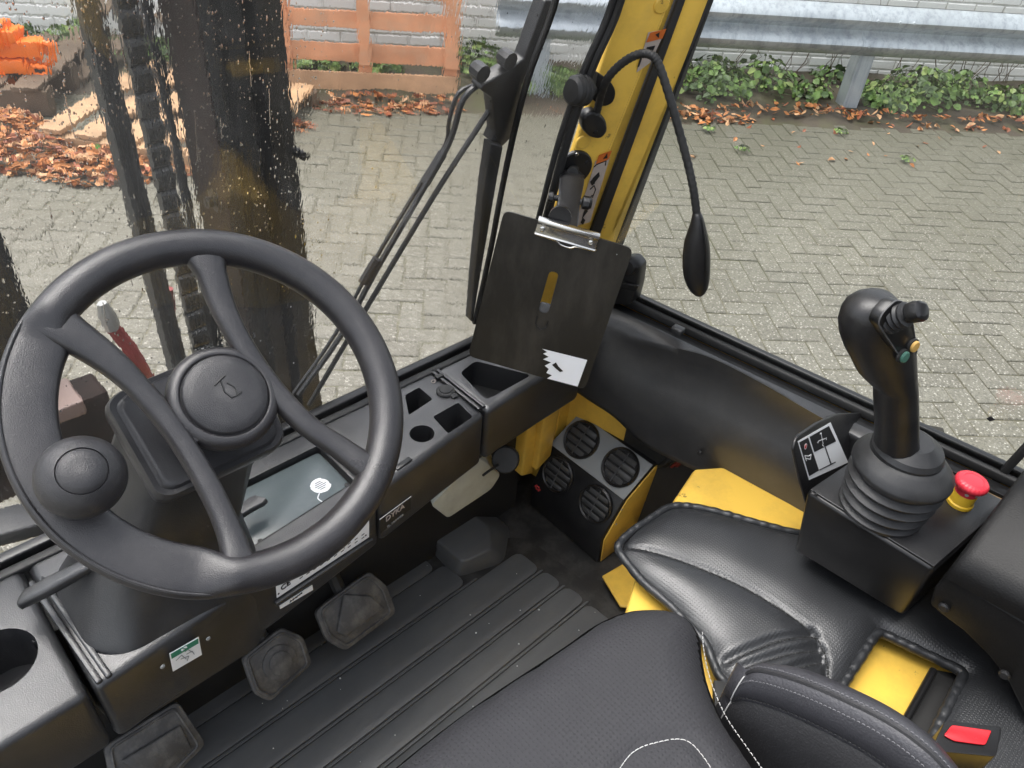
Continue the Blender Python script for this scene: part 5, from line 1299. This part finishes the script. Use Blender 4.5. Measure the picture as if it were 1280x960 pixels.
# wall of the cushion: from the outline down
Nn = len(SO); sc0 = V((sum(p[0] for p in SP) / Nn, sum(p[1] for p in SP) / Nn, 0))
ringz = []
for s, z in ((.975, SZ - .027), (.99, SZ - .038), (1.0, SZ - .055), (1.0, SZ - .075), (.985, SZ - .11), (.95, SZ - .125)):
    ringz.append([V((sc0.x + (p.x - sc0.x) * s, sc0.y + (p.y - sc0.y) * s, z)) for p in SO])
b.loft(ringz, cap=(0, 1)); b.build('cushion', 'fabric', st_, smooth=70)
b = MB(); stitches(b, [V((p.x, p.y, SZ + seat_h(p.x, p.y) + .0012)) for p in sseam], .0004, .0040, .0012); stuff(b.build('stitching', 'thread', st_))
eseam = [V((p.x, p.y, 0)) for p in spline([atz(*q, SZ - .03) for q in ((878, 790), (880, 815), (888, 850), (906, 893), (932, 932), (970, 985))], 5)]
b = MB(); stitches(b, [V((p.x, p.y, SZ - .030)) for p in eseam], .00045, .0036, .0024); stuff(b.build('edge_stitching', 'thread', st_))
# hip bolster
bx = .480
Tp = [atx(*q, bx) for q in ((932, 846), (945, 842), (975, 848), (1015, 862), (1060, 882), (1105, 905), (1145, 932), (1180, 965), (1230, 1030))]
Tp = spline(Tp, 4)
nrm = V((1, .12, 0)).normalized()
rows = []
for i, p in enumerate(Tp):
    f = i / (len(Tp) - 1); dn = V((.010, .0, -1)).normalized(); w = .016 + .012 * min(1, f * 3)
    rows.append([p + dn * .16 + V((-.012, 0, 0)), p + dn * .085 + V((-.010, 0, 0)), p + dn * .05 + V((-.006, 0, 0)), p + dn * .044 + V((-.003, 0, 0)), p + dn * .036 + V((-.007, 0, 0)), p + dn * .02 + V((-.008, 0, 0)), p + dn * .006 + V((-.005, 0, 0)), p, p + V((.006, .002, .002)), p + V((w * .5, .004, -.001)), p + V((w, .006, -.012)), p + V((w + .004, .006, -.05)), p + V((w, .006, -.16))])
b = MB(); b.loft(rows, closed=False)
fr = rows[0]; b.add(fr + [q + V((.004, .012, -.006)) for q in fr], [(k, k + 1, k + 1 + len(fr), k + len(fr)) for k in range(len(fr) - 1)] + [tuple(range(len(fr), 2 * len(fr)))])
b.build('side_bolster', 'vinyl', st_, smooth=70)
b = MB(); b.loft([[r[1] + V((-.0015, 0, -.002)), r[2] + V((-.0015, 0, .000)), r[3] + V((-.001, 0, -.002)), r[0] + V((-.0015, 0, 0))][::1] and [r[3] + V((-.0012, 0, -.0015)), r[2] + V((-.0018, 0, 0)), r[1] + V((-.0018, 0, 0)), r[0] + V((-.0018, 0, 0))] for r in rows], closed=False); b.build('bolster_insert', 'darkvinyl', st_, smooth=70)
for k, dz, m_ in ((8, .001, 'greythread'), (6, .0004, 'greythread'), (4, .0004, 'darkthread'), (3, .0012, 'thread')):
    b = MB(); stitches(b, [r[k] + V((-.0014 if k < 7 else 0, 0, dz if k >= 7 else -.003 if k == 3 else 0)) for r in rows], .0004, .0030, .0016); stuff(b.build('bolster_stitching', m_, st_))
b = MB(); b.tube([q + V((-.0006, .0012, 0)) for q in rows[0][:8]], .0006, 5); b.build('bolster_seam', 'thread', st_)
b = MB(); b.tube([r[7] + V((.003, .001, .001)) for r in rows], .0022, 6); b.build('bolster_piping', 'darkvinyl', st_)
MB().box8([V((.10, -.36, .26)), V((.46, -.36, .26)), V((.46, .20, .26)), V((.10, .20, .26))], [V((.10, -.36, SZ - .12)), V((.46, -.36, SZ - .12)), V((.46, .20, SZ - .12)), V((.10, .20, SZ - .12))]).build('pan', 'rubber', st_, smooth=0)
b = MB(); b.box(atz(900, 880, .37), (.05, .014, .010), (V((.8, .6, 0)), V((-.6, .8, 0)), V((0, 0, 1)))); b.build('slide_rail', 'rubber', st_, bevel=.001)
b = MB(); b.loft([rrect((.28, -.36 - .25 * h, .42 + h), V((1, 0, 0)), V((0, 1, 0)), w, .13, .05) for h, w in ((0, .40), (.1, .44), (.45, .44), (.65, .38), (.8, .28))]); b.build('unseen_backrest', 'fabric', st_, smooth=60)  # unseen seat back, put in to darken surfaces that face rearward

# ================================================================== SEAT BELT BUCKLE
bc = thing('seat_belt_buckle', 'black seat belt buckle with a red release button at the lower right', 'buckle', (.62, -.07, .42))
bz_ = .472
Q = [atz(*q, bz_) for q in ((1182, 900), (1253, 909), (1245, 946), (1163, 938))]
b = MB(); dnv = V((.02, -.02, -1)).normalized() * .08; b.prism(roundpoly(Q, .004, 3), dnv); b.build('housing', 'gloss', bc, bevel=.0025, seg=3)
P = [atz(*q, bz_ + .0008) for q in ((1189, 907), (1239, 914), (1231, 932), (1221, 931), (1192, 927), (1179, 920))]
b = MB(); b.prism(roundpoly(P, .002, 2), V((0, 0, .0016))); b.build('release_button', 'redtrans', bc, bevel=.0006)
b = MB(); b.beam(Q[0] + dnv, Q[0] + dnv + V((0, 0, -.09)), .02, .01, (1, 0, 0)); b.build('stalk', 'rubber', bc)

# ================================================================== CLIPBOARD, ITS ARM AND THE SMALL THINGS ON THE PILLAR
kk = 1.12
CP = [CAM + (V(p) - CAM) * kk for p in ((.547, .556, .762), (.641, .443, .738), (.602, .445, .552), (.509, .558, .576))]
cn = (CP[1] - CP[0]).cross(CP[3] - CP[0]).normalized()
if cn.dot(CAM - CP[0]) < 0: cn = -cn
cx_, cy_ = (CP[1] - CP[0]).normalized(), (CP[3] - CP[0]).normalized()
cb_ = thing('clipboard', 'black clipboard with a steel clip and a torn white label before the pillar', 'clipboard', sum(CP, V()) / 4)
def cpx(px, py, o=0.): return on((px, py), CP[0] + cn * o, cn)
b = MB(); bp = roundpoly([cpx(*q) for q in ((630, 263), (792, 311), (731, 487), (585, 445))], .010, 4)
ob = MB().prism([p - cn * .0035 for p in bp], cn * .0035).build('board', 'board', cb_, smooth=0)
cut = MB().prism(roundpoly([cpx(*q, .02) for q in ((686, 346), (698, 349), (684, 401), (671, 398))], .007, 3), cn * -.06).build('cut', 'board', cb_)
md = ob.modifiers.new('b', 'BOOLEAN'); md.object = cut; md.operation = 'DIFFERENCE'
me = bpy.data.meshes.new_from_object(ob.evaluated_get(bpy.context.evaluated_depsgraph_get())); ob.modifiers.clear(); ob.data = me; bpy.data.objects.remove(cut)
hk = MB(); hk.prism(roundpoly([cpx(*q, -.006) for q in ((676, 376), (690, 380), (683, 402), (668, 398))], .004, 3), cn * .004); hk.build('hanger_tab', 'vane', cb_, bevel=.0008)
b = MB(); b.tube([cpx(x, y, .0006) for x, y in ((672, 395), (669, 405), (675, 412), (682, 410), (685, 402))], .0008, 5); b.build('hanger_ring', 'gloss', cb_)
u_ = cx_; v_ = cy_
def crd(px, py): p = cpx(px, py) - CP[0]; return p.dot(u_), p.dot(v_)
s0, s1 = crd(674, 270), crd(750, 293); yt = s0[1] - .002; L_ = s1[0] - s0[0]
cpf = [(0, .004), (.0015, .009), (.006, .0095), (.009, .005), (.0215, .004), (.023, .0055), (.0235, .003), (.009, .0005), (.0, .001)]
b = MB(); b.loft([[CP[0] + u_ * (s0[0] + t) + v_ * (yt + a) + cn * h for a, h in cpf] for t in (0, L_)]); clip = b.build('clip', 'steel', cb_, bevel=.0006)
b = MB(); b.tube(spline([CP[0] + u_ * (s0[0] + L_ * t) + v_ * (yt + .0235 + d) + cn * .0035 for t, d in ((0, -.003), (.03, .0), (.35, .001), (.45, .0045), (.6, .005), (.7, .0015), (.97, 0), (1, -.003))], 4), .0011, 6); b.build('clip_wire', 'steel', clip)
for t in (.10, .90):
    b = MB(); b.lathe(CP[0] + u_ * (s0[0] + L_ * t) + v_ * (yt + .0145) + cn * .0042, cn, [(.0036, 0), (.0034, .0014), (.0018, .0018), (.0016, .0008), (0, .0008)], 16); b.build('rivet', 'steel', clip)
lab = [(678, 436), (734, 450), (722, 483), (684, 473), (690, 469), (683, 466), (686, 461), (681, 457), (689, 453), (679, 449), (686, 446), (679, 442), (684, 440)]
b = MB(); b.prism([cpx(x, y, .0008) for x, y in lab], cn * .0004); lb_ = b.build('torn_label', 'white', cb_, smooth=0)
b = MB(); b.prism([cpx(x, y, .0016) for x, y in ((690, 456), (695, 453), (698, 458), (704, 464), (700, 465), (694, 460))], cn * .0002); b.build('label_tear', 'board', lb_, smooth=0)
b = MB(); b.lathe(cpx(771, 318, .0004), cn, [(.0009, 0), (0, .0006)], 6); b.build('speck', 'silver', cb_)

def pr(px, py, o=0.): return chord(px, py, 0) - n0 * o
PN = -n0
ma = thing('clamp_mount', 'black swivel clamp arm on a round base holding the clipboard to the pillar', 'mount', pr(716, 208))
b = MB(); c_ = pr(715, 210); b.lathe(c_, PN, [(.0285, .0), (.0285, .004), (.027, .0055), (0, .0055)], 36); b.build('base_disc', 'plastic', ma)
for px, py in ((719, 190), (720, 226), (706, 186), (731, 200)):
    b = MB(); p = pr(px, py, .0055); b.lathe(p, PN, [(.0030, 0), (.0030, .001), (.0018, .0016), (0, .0012)], 12); b.build('screw', 'steel' if px in (719, 720) else 'ink', ma)
ap0, ap1 = pr(704, 206, .030), cpx(708, 274, -.016)
b = MB(); b.tube([c_ + PN * .004, pr(708, 206, .02)], .008, 12); b.build('ball_stud', 'rubber', ma)
for s in (-1, 1):
    b = MB(); sidev = (ap1 - ap0).cross(cn).normalized(); d_ = (ap1 - ap0).normalized()
    prof_ = [(-.014, .010), (-.006, .0165), (.008, .0165), ((ap1 - ap0).length * .5, .0145), ((ap1 - ap0).length - .006, .0150), ((ap1 - ap0).length + .006, .0150), ((ap1 - ap0).length + .012, .009)]
    b.loft([rrect(ap0 + d_ * t + cn * (s * .0075), sidev, cn, 2 * w, .013, .005, 3) for t, w in prof_]); b.build('arm_half', 'plastic', ma, smooth=50)
b = MB(); m_ = lin(ap0, ap1, .55); b.lathe(m_ - sidev * .03, sidev, [(.006, 0), (.009, .004), (.009, .012), (.004, .014), (.004, .05), (.007, .051), (.007, .057), (0, .058)], 10); b.build('wing_screw', 'plastic', ma)
b = MB(); b.lathe(cpx(700, 272, -.004), -cn, [(.014, 0), (.014, .006), (.009, .010), (.009, .014), (0, .014)], 16); b.build('board_socket', 'plastic', ma)
# bracket with round knob above
kb_ = thing('knob_bracket', 'black angled bracket with a ribbed round knob on the upper pillar', 'bracket', pr(740, 110))
b = MB(); b.prism(roundpoly([pr(*q, .001) for q in ((730, 90), (742, 86), (762, 100), (768, 112), (764, 126), (752, 131), (738, 122), (728, 108))], .008, 3), PN * .005); b.build('plate', 'plastic', kb_, bevel=.001)
kd = (ws(706, 104, -.03) - pr(735, 104, .012)).normalized()
b = MB(); a = pr(738, 98, .004); c = pr(714, 100, .022); b.prism(roundpoly([pr(744, 88, .005), pr(722, 97, .020), pr(712, 112, .024), pr(738, 120, .006)], .006, 3), V((0, 0, .004)) + PN * .003); b.build('arm', 'plastic', kb_, bevel=.001)
k0 = pr(724, 101, .022); kax = (pr(700, 97, .030) - k0).normalized()
b = MB(); b.lathe(k0, kax, [(.0065, -.012), (.0065, .001), (.016, .002), (.0185, .005), (.0185, .009), (.0158, .0105), (.0185, .012), (.0185, .0165), (.0158, .018), (.0178, .0195), (.0170, .0245), (.013, .028), (0, .029)], 28); b.build('knob', 'rubber', kb_)
b = MB(); b.lathe(pr(751, 106, .006), PN, [(.0045, 0), (.0045, .003), (0, .0036)], 6); b.build('nut', 'plastic', kb_)
# reading lamp
rl = thing('reading_lamp', 'black gooseneck reading lamp hanging from the pillar before the side window', 'lamp', pr(737, 150))
b = MB(); b.prism(roundpoly([pr(*q) for q in ((729, 133), (738, 131), (752, 142), (754, 156), (746, 166), (733, 165), (722, 155), (722, 140))], .008, 3), PN * .016); b.build('base', 'plastic', rl, bevel=.004)
b = MB(); b.lathe(pr(738, 157, .016), PN, [(.0035, 0), (.003, .0012), (0, .001)], 10); b.build('screw', 'gloss', rl)
pz = pr(742, 130, .012)
def ln(px, py, t): return on((px, py), pz + hd * (-.02 - .08 * t), hd)
neck = [pz - V((0, 0, .008)), pz] + [ln(x, y, t) for x, y, t in ((757, 103, .1), (774, 82, .25), (795, 69, .4), (812, 68, .5), (823, 80, .55), (835, 115, .65), (848, 160, .75), (860, 205, .85), (867, 238, .95), (871, 268, 1))]
pth = spline(neck, 14); b = MB(); b.tube(pth, [.0050 * (1 + .07 * math.sin(i * 1.9)) for i in range(len(pth))], 10); b.build('gooseneck', 'rubber', rl, smooth=70)
def lring(y, xl_, xr_, dp, t=1.):
    a, c = ln(xl_, y, t), ln(xr_, y, t); cen = (a + c) / 2; w = (c - a).length / 2
    return [cen + sd3 * (w * math.cos(k)) + hd * (dp * math.sin(k)) for k in [6.2832 * q / 20 for q in range(20)]]
LR = [(266, 866, 877, .006), (270, 865, 879, .008), (280, 863, 882, .012), (292, 859, 885, .015), (304, 855, 887.5, .017), (318, 853, 888.5, .018), (334, 852.5, 888.5, .018), (347, 854, 887.5, .017), (357, 857.5, 885.5, .014), (364, 862, 882, .010), (368, 867, 878, .006), (369.5, 870, 875, .002)]
b = MB(); b.loft([lring(*q) for q in LR]); b.build('lamp_head', 'plastic', rl, smooth=70)
b = MB(); b.tube(spline([ln(876, 270, 1) - hd * .009, ln(880, 300, 1) - hd * .0165, ln(880, 330, 1) - hd * .0165, ln(876, 360, 1) - hd * .009], 5), .0008, 5); b.build('head_seam', 'gloss', rl)
# window latch right of the clipboard
wl = thing('window_latch', 'black plastic window latch block on the sill right of the clipboard', 'latch', side(795, 345, -.02))
b = MB(); poly = [side(*q, -.002) for q in ((776, 318), (800, 316), (809, 326), (806, 350), (800, 372), (772, 372))]; b.prism(roundpoly(poly, .005, 3), -SDN * .028); b.build('body', 'gloss', wl, bevel=.003)
b = MB(); b.prism(roundpoly([side(*q, -.031) for q in ((778, 352), (800, 356), (796, 364), (776, 360))], .002, 2), -SDN * .004); b.build('lever', 'gloss', wl, bevel=.001)
b = MB(); b.lathe(side(786, 333, -.030), -SDN, [(.013, 0), (.012, .006), (.006, .008), (0, .008)], 18); b.build('barrel', 'plastic', wl)
